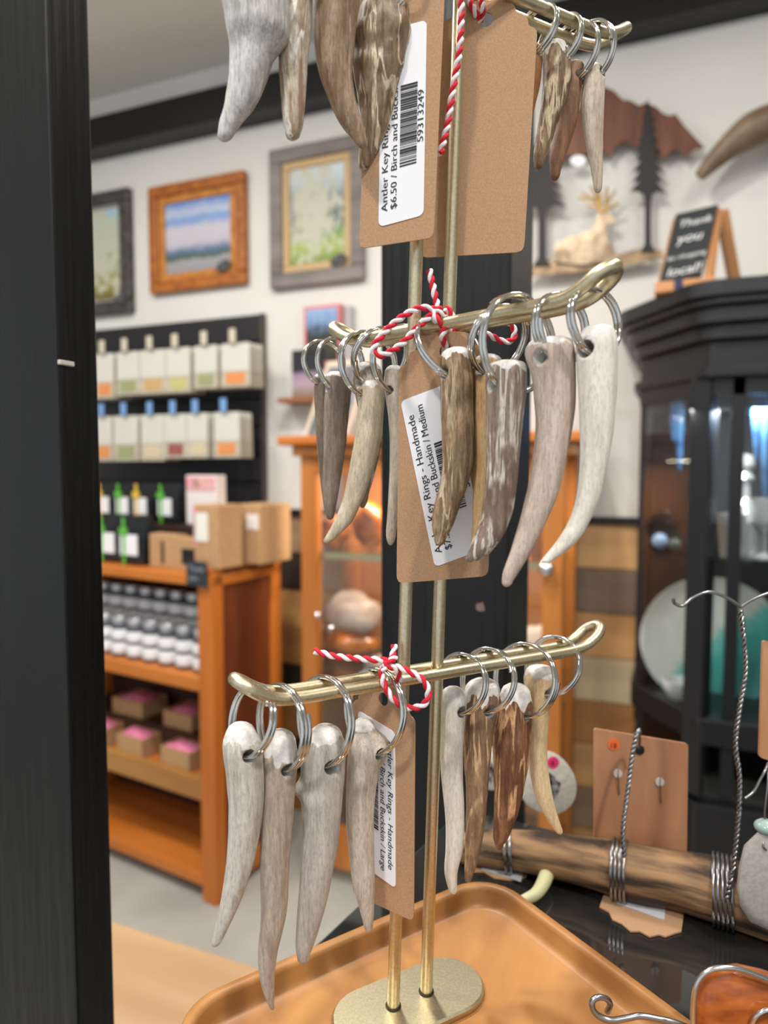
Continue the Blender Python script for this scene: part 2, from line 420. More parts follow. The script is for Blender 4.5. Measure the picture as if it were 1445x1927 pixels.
def arm_path(C, A, La, Lb, rise=.0085, w=WBAR):
    B = V((A.y, -A.x, 0)); P = []
    def q(s, b, z): return C+A*s+B*b+V((0, 0, z))
    for s_, L_ in ((1, Lb), (-1, La)):
        half = [(-L_*.2, 0, 1), (L_*.4, 0, 1), (L_-.024, 0, 1), (L_-.014, .0005, 1), (L_-.007, .0035, 1.05), (L_-.002, rise*.8, .95), (L_+.0005, rise, .5)]
        if s_ == 1:
            P += [q(s, -w*k_, z) for s, z, k_ in half]+[q(s, w*k_, z) for s, z, k_ in reversed(half)]
        else:
            P += [q(-s, w*k_, z) for s, z, k_ in half]+[q(-s, -w*k_, z) for s, z, k_ in reversed(half)]
    # drop the crossing duplicates near the middle
    return spline([p for p in P], 4, True)
# arm directions from where the tips stand
def tip_s(X, Y, C, A):
    p = az(X, Y, C.z); return (p-C).dot(A)
AB = V((math.sin(math.radians(39.5)), math.cos(math.radians(39.5)), 0))
AM = V((math.sin(math.radians(112)), math.cos(math.radians(112)), 0))
LBa = -tip_s(432, 1296, CB, AB)+.002; LBb = tip_s(1070, 1196, CB, AB)
LMa = -tip_s(612, 648, CM, AM); LMb = tip_s(1152, 540, CM, AM)-.005
print('arms', LBa, LBb, LMa, LMb, CB, CM, CT)
def simple_arm(C, A, La, Lb):
    B = V((A.y, -A.x, 0)); w = WBAR
    def q(s, b, z): return C+A*s+B*(b*w)+V((0, 0, z))
    pr = [(-.024, 0, 1), (-.014, .0008, 1), (-.008, .0030, 1.05), (-.003, .0062, .98), (0, .0082, .55)]
    P = [q(0, -1, 0), q(Lb*.5, -1, 0)]+[q(Lb+s, -k, z) for s, z, k in pr]+[q(Lb+.0010, 0, .0090)]+[q(Lb+s, k, z) for s, z, k in reversed(pr)]
    P += [q(Lb*.5, 1, 0), q(0, 1, 0), q(-La*.5, 1, 0)]+[q(-La-s, k, z) for s, z, k in pr]+[q(-La-.0010, 0, .0090)]+[q(-La-s, -k, z) for s, z, k in reversed(pr)]+[q(-La*.5, -1, 0)]
    return spline(P, 5, True)
for C, A, la, lb in ((CB, AB, LBa, LBb), (CM, AM, LMa, LMb), (CT, AB, LBa, LBb-.002)):
    MB().tube(simple_arm(C, A, la, lb), RB, 14, True).build('hook_arm', brass, st_, 50)
# weld blocks where middle arm meets rods
wb = MB(); wb.tube([CM-sep*1.0, CM+sep*1.0], .0022, 10); wb.tube([CM-sep+V((0, 0, -.002)), CM+sep+V((0, 0, -.002))], .0018, 10); wb.build('cross_weld', brass, st_, 50)

# ------------------------------------------------------------------ antler key rings
def interp(rows, y):
    for i in range(len(rows)-1):
        if rows[i][0] <= y <= rows[i+1][0]:
            a = rows[max(i-1, 0)]; b = rows[i]; c = rows[i+1]; d = rows[min(i+2, len(rows)-1)]
            h = c[0]-b[0]; t = (y-b[0])/h; o = []
            for k in (1, 2):
                m0 = (c[k]-a[k])/(c[0]-a[0])*h if c[0] != a[0] else c[k]-b[k]
                m1 = (d[k]-b[k])/(d[0]-b[0])*h if d[0] != b[0] else c[k]-b[k]
                o.append((2*t**3-3*t*t+1)*b[k]+(t**3-2*t*t+t)*m0+(-2*t**3+3*t*t)*c[k]+(t**3-t*t)*m1)
            return o
    return rows[-1][1:3]
def antler_mesh(top, rows, tip, t, seed, ridge=.04, knob=0, cap=14, dome=.16, tilt=0, capw=0):
    """top=(x,y) crown, rows=[(y,left,right)] outline, tip=(x,y); t = distance from the lens"""
    rnd = random.Random(seed); mb = MB(); n = 30
    y0 = rows[0][0]; y1 = rows[-1][0]; ys = []
    wd0 = rows[0][2]-rows[0][1]
    sl = []   # (y, cx, halfwidth)
    for k in (.0, .35, .7, .9): # crown
        yy = top[1]+(y0-top[1])*k; f = (.50, .80, .93, .985)[(0, .35, .7, .9).index(k)]
        cx = top[0]*(1-k)+(rows[0][1]+rows[0][2])/2*k; sl.append((yy, cx, wd0/2*f))
    N = 44
    for i in range(N+1):
        yy = y0+(y1-y0)*i/N; l, r = interp(rows, yy); sl.append((yy, (l+r)/2, max((r-l)/2, 3)))
    yl, cl, wl = sl[-1]
    for k in (.4, .7, .9, 1.0):
        sl.append((yl+(tip[1]-yl)*k, cl+(tip[0]-cl)*k, wl*math.sqrt(max(1-k*k*.96, .02))))
    vs = []; fs = []; mi = []; cv = []; ph = [rnd.uniform(0, 6.28) for _ in range(8)]
    pts = [ad(cx, yy, t) for yy, cx, _ in sl]
    for i, (yy, cx, hw) in enumerate(sl):
        c = pts[i]; r = hw*t/F
        a = pts[max(i-1, 0)]; b = pts[min(i+1, len(sl)-1)]; dd = (b-a)
        slope = abs(dd.dot(RT))/max(abs(dd.z), 1e-6); ry = r/math.sqrt(1+min(slope, 1.2)**2)*.94
        v = i/(len(sl)-1); fade = min(1, max(0, (1-v)*4))
        for j in range(n):
            th = 2*PI*j/n
            g = ridge*fade*(.45*math.cos(7*th+ph[0]+3*v)+.35*math.cos(11*th+ph[1]-4*v)+.3*math.cos(3*th+ph[2]+2*v))
            nz = noise.noise(V((math.cos(th)*1.3+seed*3.1, math.sin(th)*1.3, v*9)))
            nz2 = noise.noise(V((math.cos(th)*3+seed*5.7, math.sin(th)*3, v*16)))
            k = 1+g+.035*nz*fade+(ridge*.7)*nz2*fade
            if knob:
                for (kv, kt, ka, kw) in knob:
                    dth = math.atan2(math.sin(th-kt), math.cos(th-kt)); k += ka*math.exp(-((v-kv)/kw)**2-(dth/.55)**2)
            cl_ = cap*(1+.5*noise.noise(V((math.cos(th)*2.5+seed, math.sin(th)*2.5, 3.3)))+capw*math.cos(5*th+ph[3])); cv.append(max(0., min(1., .5+(top[1]+cl_-yy)/14)))
            zoff = tilt*math.cos(th)*max(0, 1-i/4) if i < 5 else 0
            vs.append(c+RT*(r*k*math.cos(th))+fh*(ry*k*math.sin(th))+V((0, 0, zoff)))
    m = len(sl)
    for i in range(m-1):
        yc = sl[i][0]
        for j in range(n):
            fs.append((i*n+j, i*n+(j+1) % n, (i+1)*n+(j+1) % n, (i+1)*n+j))
            mi.append(0)
    fs += [tuple(range(n-1, -1, -1)), tuple((m-1)*n+j for j in range(n))]; mi += [0, 0]
    mb.v = vs; mb.f = fs; mb.mi = mi; mb.cv = cv
    return mb
CUT = None
def key_ring(label, arm, stop, hole, top, rows, tip, cols, seed, streak=.5, ridge=.04, knob=0, cap=14, dd=0, group=None, hr=.0025, tw=0, capw=0, scale=1.0, sfix=None, rough=.5, tabs=None, veins=0):
    C, A = {'B': (CB, AB), 'M': (CM, AM), 'T': (CT, AB)}[arm]
    if sfix is None:
        p = az(stop[0], stop[1], C.z+.003) ; s = (p-C).dot(A)
    else: s = sfix
    P = C+A*s+V((0, 0, RB+.0004)); t = dep(P)+dd
    print('kr', seed, round(s, 4), round(dep(P), 4))
    if tabs is not None: t = dep(axis(1.37))+tabs
    H = ad(hole[0], hole[1], t)
    mb = antler_mesh(top, rows, tip, t, seed, ridge, knob, cap, capw=capw)
    b = mb.base(); root = thing('antler_key_ring', label, 'key ring', b, group)
    ha = math.atan2(A.x, A.y)-PI/2+tw+(.25 if arm == 'M' else -.24); h = V((math.sin(ha), math.cos(ha), 0))
    ao = mb.build('antler', [antler_mat('antler_%s_%d' % (arm, seed), *cols, streak=streak, scale=scale, rough=rough, veins=veins), cutbone], root, 60)
    at = ao.data.attributes.new('cap', 'FLOAT', 'POINT'); at.data.foreach_set('value', mb.cv)
    # real drilled hole; axis follows the ring where it passes through
    y = hole[1]; l, r = interp(rows, max(y, rows[0][0])); cx = (l+r)/2
    ax = ad(cx, y, t); rad = (r-l)/2*t/F
    # hole mouth as seen: shift the drilling line sideways so that it opens at the seen place
    off = (H-ax).dot(RT); nearshift = (-h).dot(RT)*rad*.8; lateral = off-nearshift
    lateral = max(-rad*.45, min(rad*.45, lateral)); hc = ax+RT*lateral
    cut = MB(); cut.tube([hc-h*.03, hc+h*.03], hr, 16, mi=1)
    cu = cut.build('cutter', [cutbone, cutbone], root)
    bo = ao.modifiers.new('hole', 'BOOLEAN'); bo.operation = 'DIFFERENCE'; bo.object = cu; bo.solver = 'EXACT'
    dg = bpy.context.evaluated_depsgraph_get(); dg.update()
    me = bpy.data.meshes.new_from_object(ao.evaluated_get(dg))
    ao.modifiers.clear(); 
    if len(me.vertices) > 200: ao.data = me
    else: print('boolean failed', label)
    bpy.data.objects.remove(cu)
    # split ring: two and a bit turns of flat wire over the arm and through the hole
    hb = hc-V((0, 0, hr*.35)); up = (P+V((0, 0, .001))-hb); half = up.length/2; up.normalize()
    hx = (h-up*h.dot(up)).normalized(); Rm = half
    cen = hb+up*half; nx = up.cross(hx).normalized()
    pts = []; turns = 2.15; K = 84
    for i in range(K+1):
        a = 2*PI*turns*i/K+seed*1.3; z = (i/K-.5)*turns*.0015
        pts.append(cen+(hx*math.cos(a)+up*math.sin(a))*(Rm+.0002*math.sin(3*a))+nx*z)
    MB().tube(pts, .00092, 8).build('split_ring', chrome, root, 60)
    return root
TG, BG, MG = 'antler key rings on the top arm', 'antler key rings on the bottom arm', 'antler key rings on the middle arm'
def sB(X, Y): p = az(X, Y, CB.z+.003); return (p-CB).dot(AB)
s1, s2, s3, s4 = sB(470, 1278), sB(508, 1272), sB(590, 1258), sB(685, 1246)
print('s', s1, s2, s3, s4)
GREY = ((206, 201, 192), (150, 140, 128), (226, 222, 215))
# --- bottom arm, near side
key_ring('thick pale grey antler key ring at the near end of the lowest arm', 'B', (470, 1278), (470, 1412), (452, 1362),
  [(1380, 424, 482), (1397, 419, 490), (1420, 420, 494), (1470, 427, 497), (1510, 430, 496), (1568, 430, 489), (1640, 424, 473), (1703, 414, 450), (1750, 404, 428), (1768, 400, 419)], (404, 1781),
  ((204, 198, 188), (150, 138, 122), (222, 218, 210)), 1, .25, .03, cap=32, group=BG)
key_ring('longest antler key ring, taupe, its tip hanging lowest over the tray', 'B', (508, 1272), (542, 1440), (527, 1375),
  [(1392, 500, 556), (1420, 494, 559), (1450, 496, 558), (1490, 496, 555), (1568, 490, 550), (1640, 490, 544), (1723, 491, 539), (1790, 486, 523), (1840, 489, 517), (1880, 500, 516), (1890, 505, 516)], (513, 1900),
  ((178, 162, 146), (132, 116, 102), (200, 184, 166)), 2, .3, .025, cap=44, group=BG)
key_ring('knobbly grey antler key ring with a wart below its hole on the lowest arm', 'B', (590, 1258), (620, 1430), (612, 1366),
  [(1385, 580, 645), (1400, 572, 651), (1435, 567, 650), (1475, 568, 648), (1530, 570, 643), (1600, 567, 635), (1684, 562, 618), (1734, 558, 605), (1780, 556, 590), (1797, 558, 583)], (571, 1812),
  ((186, 180, 172), (146, 134, 122), (206, 200, 192)), 3, .28, .03, [(.28, PI*1.02, .42, .028), (.31, PI*1.35, .16, .03), (.36, PI*1.2, .10, .03)], cap=20, group=BG, hr=.0029)
key_ring('pale cream antler key ring beside the price tag on the lowest arm', 'B', (685, 1246), (712, 1408), (684, 1354),
  [(1372, 660, 708), (1395, 657, 732), (1420, 655, 728), (1451, 653, 714), (1521, 651, 705), (1600, 656, 704), (1672, 666, 705), (1720, 679, 704), (1740, 684, 702)], (693, 1753),
  ((196, 184, 170), (152, 134, 116), (214, 206, 194)), 4, .25, .03, cap=16, group=BG)
# --- bottom arm, far side
key_ring('smooth white antler key ring just right of the brass rods on the lowest arm', 'B', (848, 1222), (866, 1334), (853, 1293),
  [(1304, 832, 874), (1318, 829, 878), (1373, 828, 874), (1416, 828, 871), (1460, 830, 871), (1547, 838, 874), (1600, 838, 870), (1640, 836, 861), (1668, 842, 860)], (854, 1682),
  ((222, 216, 204), (188, 178, 162), (236, 231, 222)), 5, .12, .02, cap=22, group=BG)
key_ring('rough grey brown antler key ring second from the rods on the lowest arm', 'B', (895, 1212), (911, 1330), (909, 1278),
  [(1290, 880, 938), (1302, 875, 941), (1340, 873, 936), (1387, 872, 928), (1440, 874, 922), (1498, 877, 917), (1576, 876, 908), (1630, 874, 896), (1649, 874, 889)], (880, 1660),
  ((136, 108, 84), (96, 74, 56), (206, 172, 130)), 6, .55, .07, cap=30, group=BG, capw=.4, veins=0.3)
key_ring('dark reddish brown antler key ring with tan streaks and white cut end', 'B', (960, 1202), (984, 1340), (970, 1288),
  [(1302, 944, 998), (1318, 940, 1001), (1360, 932, 1000), (1402, 929, 998), (1474, 931, 987), (1530, 930, 974), (1576, 928, 956), (1588, 931, 948)], (940, 1599),
  ((122, 78, 54), (82, 48, 34), (214, 168, 122)), 7, .6, .07, cap=34, group=BG, capw=.3, scale=.8, veins=0.6)
key_ring('yellowish curved antler key ring at the far end of the lowest arm', 'B', (1020, 1193), (1024, 1298), (1016, 1253),
  [(1262, 990, 1044), (1276, 986, 1046), (1310, 989, 1040), (1343, 992, 1033), (1416, 994, 1029), (1460, 998, 1033), (1503, 1009, 1041), (1540, 1027, 1051), (1558, 1040, 1057)], (1054, 1570),
  ((216, 190, 148), (186, 154, 108), (230, 214, 184)), 8, .15, .02, cap=18, group=BG)
# --- middle arm, near side
key_ring('dark speckled brown antler key ring hanging over the middle price tag', 'M', (848, 606), (836, 704), (862, 654),
  [(664, 832, 884), (680, 828, 888), (740, 829, 890), (807, 831, 891), (868, 833, 890), (910, 828, 880), (956, 816, 864), (990, 813, 852), (1012, 817, 840)], (827, 1027),
  ((158, 128, 94), (84, 62, 46), (196, 176, 148)), 9, .6, .04, cap=18, group=MG, tabs=-.0195, capw=.3, veins=0.25)
key_ring('slim tan antler key ring squeezed between two brown ones on the middle arm', 'M', (925, 572), (912, 698), (918, 667),
  [(678, 894, 944), (700, 892, 944), (760, 891, 936), (800, 891, 930), (900, 891, 925), (980, 889, 914), (1020, 886, 902)], (889, 1042),
  ((212, 172, 122), (176, 132, 82), (228, 200, 160)), 10, .2, .02, cap=12, group=MG, tabs=-.0165)
key_ring('brown antler key ring with white lengthwise stripes on the middle arm', 'M', (960, 556), (924, 726), (955, 679),
  [(688, 918, 990), (700, 915, 993), (760, 915, 988), (800, 915, 982), (892, 914, 974), (942, 911, 969), (985, 902, 957), (1020, 888, 939), (1045, 879, 918)], (886, 1057),
  ((128, 106, 92), (94, 76, 66), (206, 196, 186)), 11, .58, .06, cap=16, group=MG, dd=-.003, capw=.5, rough=.35, veins=0.7)
key_ring('long pinkish beige antler key ring second from the end of the middle arm', 'M', (1012, 542), (1030, 676), (1042, 635),
  [(645, 996, 1078), (660, 988, 1082), (706, 1000, 1083), (760, 1006, 1082), (790, 1008, 1079), (841, 1005, 1070), (908, 995, 1056), (960, 983, 1038), (1037, 960, 1000), (1077, 946, 976), (1092, 944, 966)], (953, 1104),
  ((196, 178, 164), (156, 130, 116), (214, 202, 192)), 12, .25, .02, cap=16, group=MG)
key_ring('creamy white curved antler key ring at the near end of the middle arm', 'M', (1068, 530), (1102, 660), (1126, 612),
  [(624, 1094, 1156), (642, 1085, 1161), (700, 1087, 1160), (774, 1090, 1157), (841, 1092, 1148), (900, 1089, 1136), (942, 1083, 1126), (985, 1068, 1107), (1015, 1050, 1089), (1040, 1030, 1062), (1052, 1020, 1044)], (1024, 1061),
  ((226, 219, 206), (196, 184, 166), (238, 234, 226)), 13, .12, .02, cap=26, group=MG, hr=.003)
# --- middle arm, far side
key_ring('thin grey brown antler key ring at the far left end of the middle arm', 'M', (590, 642), (600, 720), (602, 704),
  [(712, 592, 618), (735, 591, 620), (835, 596, 622), (918, 604, 624), (950, 609, 624)], (617, 966),
  ((128, 110, 94), (88, 74, 62), (176, 160, 142)), 14, .5, .03, cap=6, group=MG, hr=.002)
key_ring('dark taupe antler key ring with blunt tip left of the pale one', 'M', (620, 634), (622, 730), (632, 700),
  [(712, 612, 656), (735, 611, 660), (780, 609, 656), (835, 608, 651), (902, 607, 641), (945, 608, 634), (965, 612, 630)], (621, 978),
  ((132, 114, 100), (96, 80, 70), (176, 164, 150)), 15, .4, .03, cap=9, group=MG, hr=.002)
key_ring('polished pale antler key ring curving far left on the middle arm', 'M', (664, 622), (674, 742), (700, 716),
  [(724, 682, 722), (740, 676, 725), (769, 674, 723), (845, 664, 713), (915, 651, 693), (950, 641, 678), (985, 626, 660), (1010, 612, 634)], (614, 1022),
  ((196, 180, 154), (158, 138, 112), (220, 210, 192)), 16, .2, .03, cap=13, group=MG, hr=.002, rough=.35)
key_ring('brown antler key ring mostly hidden behind the polished pale one', 'M', (700, 616), (712, 722), (692, 682),
  [(692, 667, 716), (715, 664, 720), (760, 672, 722), (830, 684, 718), (880, 682, 708), (930, 674, 694)], (682, 956),
  ((146, 122, 96), (98, 78, 60), (214, 204, 190)), 17, .5, .03, cap=14, group=MG, hr=.002, dd=.012, veins=0.4)
key_ring('slim pale antler key ring tucked behind the middle price tag', 'M', (740, 611), (746, 736), (742, 688),
  [(698, 724, 760), (720, 722, 762), (800, 732, 766), (870, 733, 760), (950, 730, 752), (1000, 726, 746)], (735, 1026),
  ((192, 178, 160), (152, 134, 116), (212, 202, 190)), 18, .25, .02, cap=10, group=MG, hr=.002, dd=.006)
# --- top arm, near side
key_ring('broad frosty grey antler key ring, leftmost at the top', 'T', None, (505, -22), (478, -62),
  [(-45, 424, 528), (-25, 417, 540), (0, 417, 544), (40, 424, 545), (73, 430, 542), (106, 433, 517), (150, 430, 502), (200, 422, 479), (230, 413, 455), (250, 410, 441)], (421, 266),
  ((208, 207, 204), (128, 118, 108), (224, 224, 222)), 19, .3, .025, cap=16, group=TG, sfix=s1)
key_ring('narrow tan and white antler key ring with dark streaks, second at the top', 'T', None, (572, -30), (565, -60),
  [(-45, 540, 590), (-20, 536, 590), (0, 536, 587), (60, 530, 584), (113, 524, 579), (166, 528, 576), (232, 533, 571), (250, 537, 566)], (550, 264),
  ((196, 182, 160), (112, 76, 50), (222, 216, 206)), 20, .5, .04, cap=10, group=TG, sfix=s2+.006, rough=.32, veins=0.4)
key_ring('glossy brown curved antler key ring, third at the top', 'T', None, (652, -30), (636, -66),
  [(-50, 600, 674), (-25, 592, 680), (0, 589, 678), (83, 592, 668), (130, 599, 663), (172, 612, 667), (215, 630, 677), (242, 646, 686), (262, 664, 690)], (684, 280),
  ((152, 122, 94), (102, 74, 54), (208, 194, 174)), 21, .5, .03, cap=12, group=TG, sfix=s3, rough=.33)
key_ring('rugged brown antler key ring with raised pale ridges over the top price tag', 'T', None, (744, 14), (722, -22),
  [(-8, 690, 752), (10, 682, 764), (35, 674, 770), (63, 668, 772), (100, 664, 762), (126, 663, 758), (186, 673, 743), (232, 680, 733), (265, 678, 720), (295, 675, 705), (308, 675, 697)], (682, 321),
  ((132, 104, 76), (86, 62, 46), (216, 200, 172)), 22, .58, .09, [(.12, -PI*.5, .12, .05), (.3, PI*1.1, .14, .04), (.5, PI*1.6, .10, .05)], cap=14, group=TG, sfix=s4+.002, hr=.0036, rough=.36, veins=0.6)
# --- top arm, far side
key_ring('orange brown antler key ring half hidden by the blank kraft tag', 'T', (1030, 4), (1010, 104), (1002, 84),
  [(94, 982, 1019), (120, 980, 1020), (160, 980, 1016), (225, 976, 1000), (260, 976, 992)], (980, 276),
  ((160, 104, 58), (112, 66, 36), (206, 160, 110)), 23, .45, .03, cap=6, group=TG, hr=.0022)
key_ring('dark twisted brown antler key ring at the upper right', 'T', (1072, 24), (1066, 116), (1044, 78),
  [(86, 1026, 1064), (100, 1023, 1068), (130, 1023, 1075), (160, 1022, 1074), (190, 1019, 1064), (240, 1012, 1046), (290, 1004, 1030), (305, 1005, 1024)], (1012, 319),
  ((146, 116, 84), (76, 52, 36), (206, 186, 156)), 24, .6, .07, cap=20, group=TG, capw=.4, hr=.002, veins=0.5)
key_ring('reddish brown antler key ring behind the twisted one at the upper right', 'T', (1100, 34), (1086, 148), (1082, 116),
  [(126, 1064, 1098), (150, 1060, 1096), (230, 1045, 1085), (270, 1038, 1073), (300, 1034, 1062), (322, 1035, 1055)], (1044, 340),
  ((140, 98, 70), (98, 66, 46), (184, 144, 110)), 25, .4, .03, cap=6, group=TG, hr=.0022, dd=.004)
key_ring('pale straight antler key ring at the far end of the top arm', 'T', (1116, 42), (1130, 142), (1118, 122),
  [(130, 1101, 1136), (145, 1098, 1138), (200, 1093, 1136), (260, 1101, 1134), (320, 1112, 1134), (350, 1117, 1133)], (1125, 363),
  ((194, 178, 158), (152, 132, 112), (214, 204, 190)), 26, .3, .02, cap=10, group=TG, hr=.0022)

# ------------------------------------------------------------------ price tags and twine
def tag_outline():
    half = [(.0, 0)]  # build the right half from bottom, mirrored later (x from centre 0..0.5, y in widths)
    R = [(.43, 0), (.475, .015), (.495, .05), (.5, .1), (.5, 2.18), (.492, 2.225), (.462, 2.255), (.43, 2.265), (.412, 2.285), (.405, 2.33), (.385, 2.37), (.345, 2.39), (.31, 2.395), (.29, 2.42), (.275, 2.47), (.245, 2.51), (.19, 2.535), (.1, 2.55)]
    return R+[(-x, y) for x, y in reversed(R)]
def twine(parent, paths, r=.00082):
    rm, wm = MB(), MB()
    for pts in paths:
        P = spline(pts, 14); L_ = 0; up = V((0, 0, 1)); S = [0]
        for i in range(1, len(P)): S.append(S[-1]+(P[i]-P[i-1]).length)
        nseg = max(8, int(S[-1]/.0006)); Q = []; j = 0
        for i in range(nseg+1):
            s = S[-1]*i/nseg
            while j < len(S)-2 and S[j+1] < s: j += 1
            f = (s-S[j])/max(S[j+1]-S[j], 1e-9); Q.append(P[j].lerp(P[j+1], min(max(f, 0), 1)))
        A_, B_ = [], []; u = None
        for i in range(len(Q)):
            t = (Q[min(i+1, len(Q)-1)]-Q[max(i-1, 0)]).normalized()
            if u is None: u = t.orthogonal().normalized()
            u = (u-t*u.dot(t)).normalized(); w_ = t.cross(u); a = 2*PI*(S[-1]*i/nseg)/.0068
            d_ = (u*math.cos(a)+w_*math.sin(a))*r*.78
            A_.append(Q[i]+d_); B_.append(Q[i]-d_)
        rm.tube(A_, r, 7); wm.tube(B_, r, 7)
    t = wm.build('twine', whitem, parent, 60, label='red and white twisted cotton twine'); rm.build('red_strand', redm, t, 60)
    return t
def price_tag(label, bl, br, tl, sticker, lines, bars, group, twp):
    """bl, br, tl = (x, y, distance): the card's lower corners and the upper left end of its full height"""
    O = ad(*bl); UX = ad(*br)-O; UY = ad(*tl)-O; N = UX.cross(UY).normalized()
    if N.dot(FW) > 0: N = -N           # N looks at the viewer
    W_ = UX.length
    root = thing('price_tag', label, 'price tag', O+UX*.5, group)
    out = tag_outline(); H = 2.55
    P = [O+UX*(x+.5)+UY*(y/H) for x, y in out]
    card = MB()
    hx, hy, hrad = .5, 2.36/H, .075
    ring = [O+UX*(hx+hrad*math.cos(a))+UY*(hy+hrad/H*math.sin(a)) for a in [2*PI*i/16 for i in range(16)]]
    bm = bmesh.new()
    def loop(pts): 
        vv = [bm.verts.new(p) for p in pts]; return [bm.edges.new((vv[i], vv[(i+1) % len(vv)])) for i in range(len(vv))]
    ed = loop(P)+loop(ring); bmesh.ops.triangle_fill(bm, use_beauty=True, use_dissolve=False, edges=ed, normal=N)
    bm.verts.ensure_lookup_table(); bm.verts.index_update()
    vs = [v.co.copy() for v in bm.verts]; fs = [tuple(v.index for v in f.verts) for f in bm.faces]; bm.free()
    n = len(vs); th = N*(-.0006)
    allf = fs+[tuple(i+n for i in reversed(f)) for f in fs]
    k = len(P)
    allf += [(i, (i+1) % k, n+(i+1) % k, n+i) for i in range(k)]+[(k+i, k+(i+1) % 16, n+k+(i+1) % 16, n+k+i) for i in range(16)]
    card.add(vs+[v+th for v in vs], allf)
    card.build('card', kraft, root)
    if sticker:
        # sticker corners in pixels projected on the card: text origin corner, end of reading direction, other side of the label
        a, b, c = [apl(X, Y, O, N)+N*.0003 for X, Y in sticker]
        U = b-a; Wv = c-a; lu, lw = U.length, Wv.length; un, wn = U.normalized(), Wv.normalized()
        cr = .03; pts = []
        for (cx, cy, a0) in ((1-cr, 1-cr*lu/lw, 0), (cr, 1-cr*lu/lw, 90), (cr, cr*lu/lw, 180), (1-cr, cr*lu/lw, 270)):
            for i in range(5):
                q = math.radians(a0+22.5*i); pts.append(a+U*(cx+cr*math.cos(q))+Wv*(cy+cr*lu/lw*math.sin(q)))
        sm = MB().prism(pts, -N*.00025); so_ = sm.build('sticker', paper, root)
        tx = MB()
        for s, x, y, wd in lines:      # x, y fractions from text origin; wd = fraction of the length
            me = text_mesh(s, 1.0); mw = max(v.co.x for v in me.vertices); bpy.data.meshes.remove(me)
            size = lw*.19; add_text(tx, s, size, a+U*x+Wv*y+N*.0002, un, wn, wd*lu/(mw*size))
        tx.build('lettering', ink, so_)
        if bars:
            x0, x1, y0, y1 = bars; bb = MB(); rn = random.Random(5); x = x0
            while x < x1:
                wb_ = rn.choice((.0035, .0035, .007, .0105)); x2 = min(x+wb_, x1)
                q = [a+U*x+Wv*y0, a+U*x2+Wv*y0, a+U*x2+Wv*y1, a+U*x+Wv*y1]
                bb.add([p+N*.0002 for p in q], [(0, 1, 2, 3)]); x = x2+rn.choice((.0035, .005, .008))
            bb.build('barcode', ink, so_)
    if twp: twine(root, [[ad(*p) for p in pp] for pp in twp])
    return root
PG = 'kraft price tags tied to the brass stand'
dM = dep(axis(1.37)); dB = dep(axis(1.25)); dT = dep(axis(1.55)); print('depths', dT, dM, dB)
dl = dM-.0065; dlt = dM-.0135
# text origin = lower left start of the first line (reads upwards); b = reading direction; c = towards further lines (text "down")
def ptag2(label, bl, br, tl, org, rd, dn, lines, bars, twp):
    return price_tag(label, bl, br, tl, (org, rd, dn), lines, bars, PG, twp)
# middle tag: label's bottom-left pixel is (887,1041) side = text bottom; text "up" points to the image left
ptag2('kraft price tag with a tilted barcode sticker reading Medium on the middle arm', (746, 1098, dl), (919, 1084, dl), (752, 632, dlt),
  (912, 1032), (849, 719), (818, 1067), [('Antler Key Rings - Handmade', .07, .81, .83), ('$7.50 / Birch and Buckskin / Medium', .07, .61, .87), ('59313250', .38, .04, .27)], (.28, .70, .18, .55),
  [[(808, 508, dM-.010), (816, 545, dM-.012), (824, 580, dM-.014), (832, 600, dM-.016)],
   [(826, 585, dM-.016), (790, 580, dM-.018), (745, 605, dM-.019), (708, 645, dM-.020), (704, 664, dM-.020), (722, 668, dM-.020), (755, 648, dM-.019), (790, 612, dM-.018), (820, 588, dM-.017), (838, 592, dM-.0165)],
   [(812, 584, dM-.0165), (822, 600, dM-.018), (832, 612, dM-.017), (834, 625, dM-.014)],
   [(838, 580, dM-.017), (850, 592, dM-.0165), (842, 615, dM-.017), (832, 628, dM-.0165), (836, 645, dM-.013), (845, 665, dl-.001), (838, 685, dl+.003)],
   [(830, 578, dM-.017), (815, 590, dM-.0165), (822, 605, dM-.017)],
   [(845, 605, dM-.008), (858, 640, dM-.010), (856, 655, dM-.011)],
   [(880, 622, dM+.006), (918, 630, dM+.010), (945, 642, dM+.012), (964, 640, dM+.012), (968, 622, dM+.011), (955, 606, dM+.009), (930, 605, dM+.006)]])
dt1 = dep(f1+lean*(1.5-ZP))-.0075
ptag2('kraft price tag with straight barcode sticker behind the rugged top key ring', (675, 468, dt1), (816, 447, dt1), (697, -66, dt1-.004),
  (797, 405), (803, 38), (712, 428), [('Antler Key Rings - Handmade', .07, .81, .83), ('$6.50 / Birch and Buckskin / Small', .07, .61, .87), ('59313249', .38, .04, .27)], (.28, .70, .18, .55),
  [[(868, -25, dt1+.006), (868, 30, dt1+.0055), (864, 100, dt1+.005), (852, 170, dt1+.005), (842, 235, dt1+.005), (828, 290, dt1+.003)]])
dt2 = dep(f2+lean*(1.5-ZP))+.0055
price_tag('blank kraft tag with scalloped top hanging behind the brass rods', (790, 485, dt2), (986, 474, dt2), (816, 6, dt2-.004), None, None, None, PG,
  [[(866, -40, dt2-.004), (878, -12, dt2-.004), (894, 24, dt2-.006), (904, 38, dt2+.002)], [(902, -14, dt2-.003), (908, 16, dt2-.006), (902, 38, dt2+.001)]])
db = dep(f1+lean*(1.25-ZP))
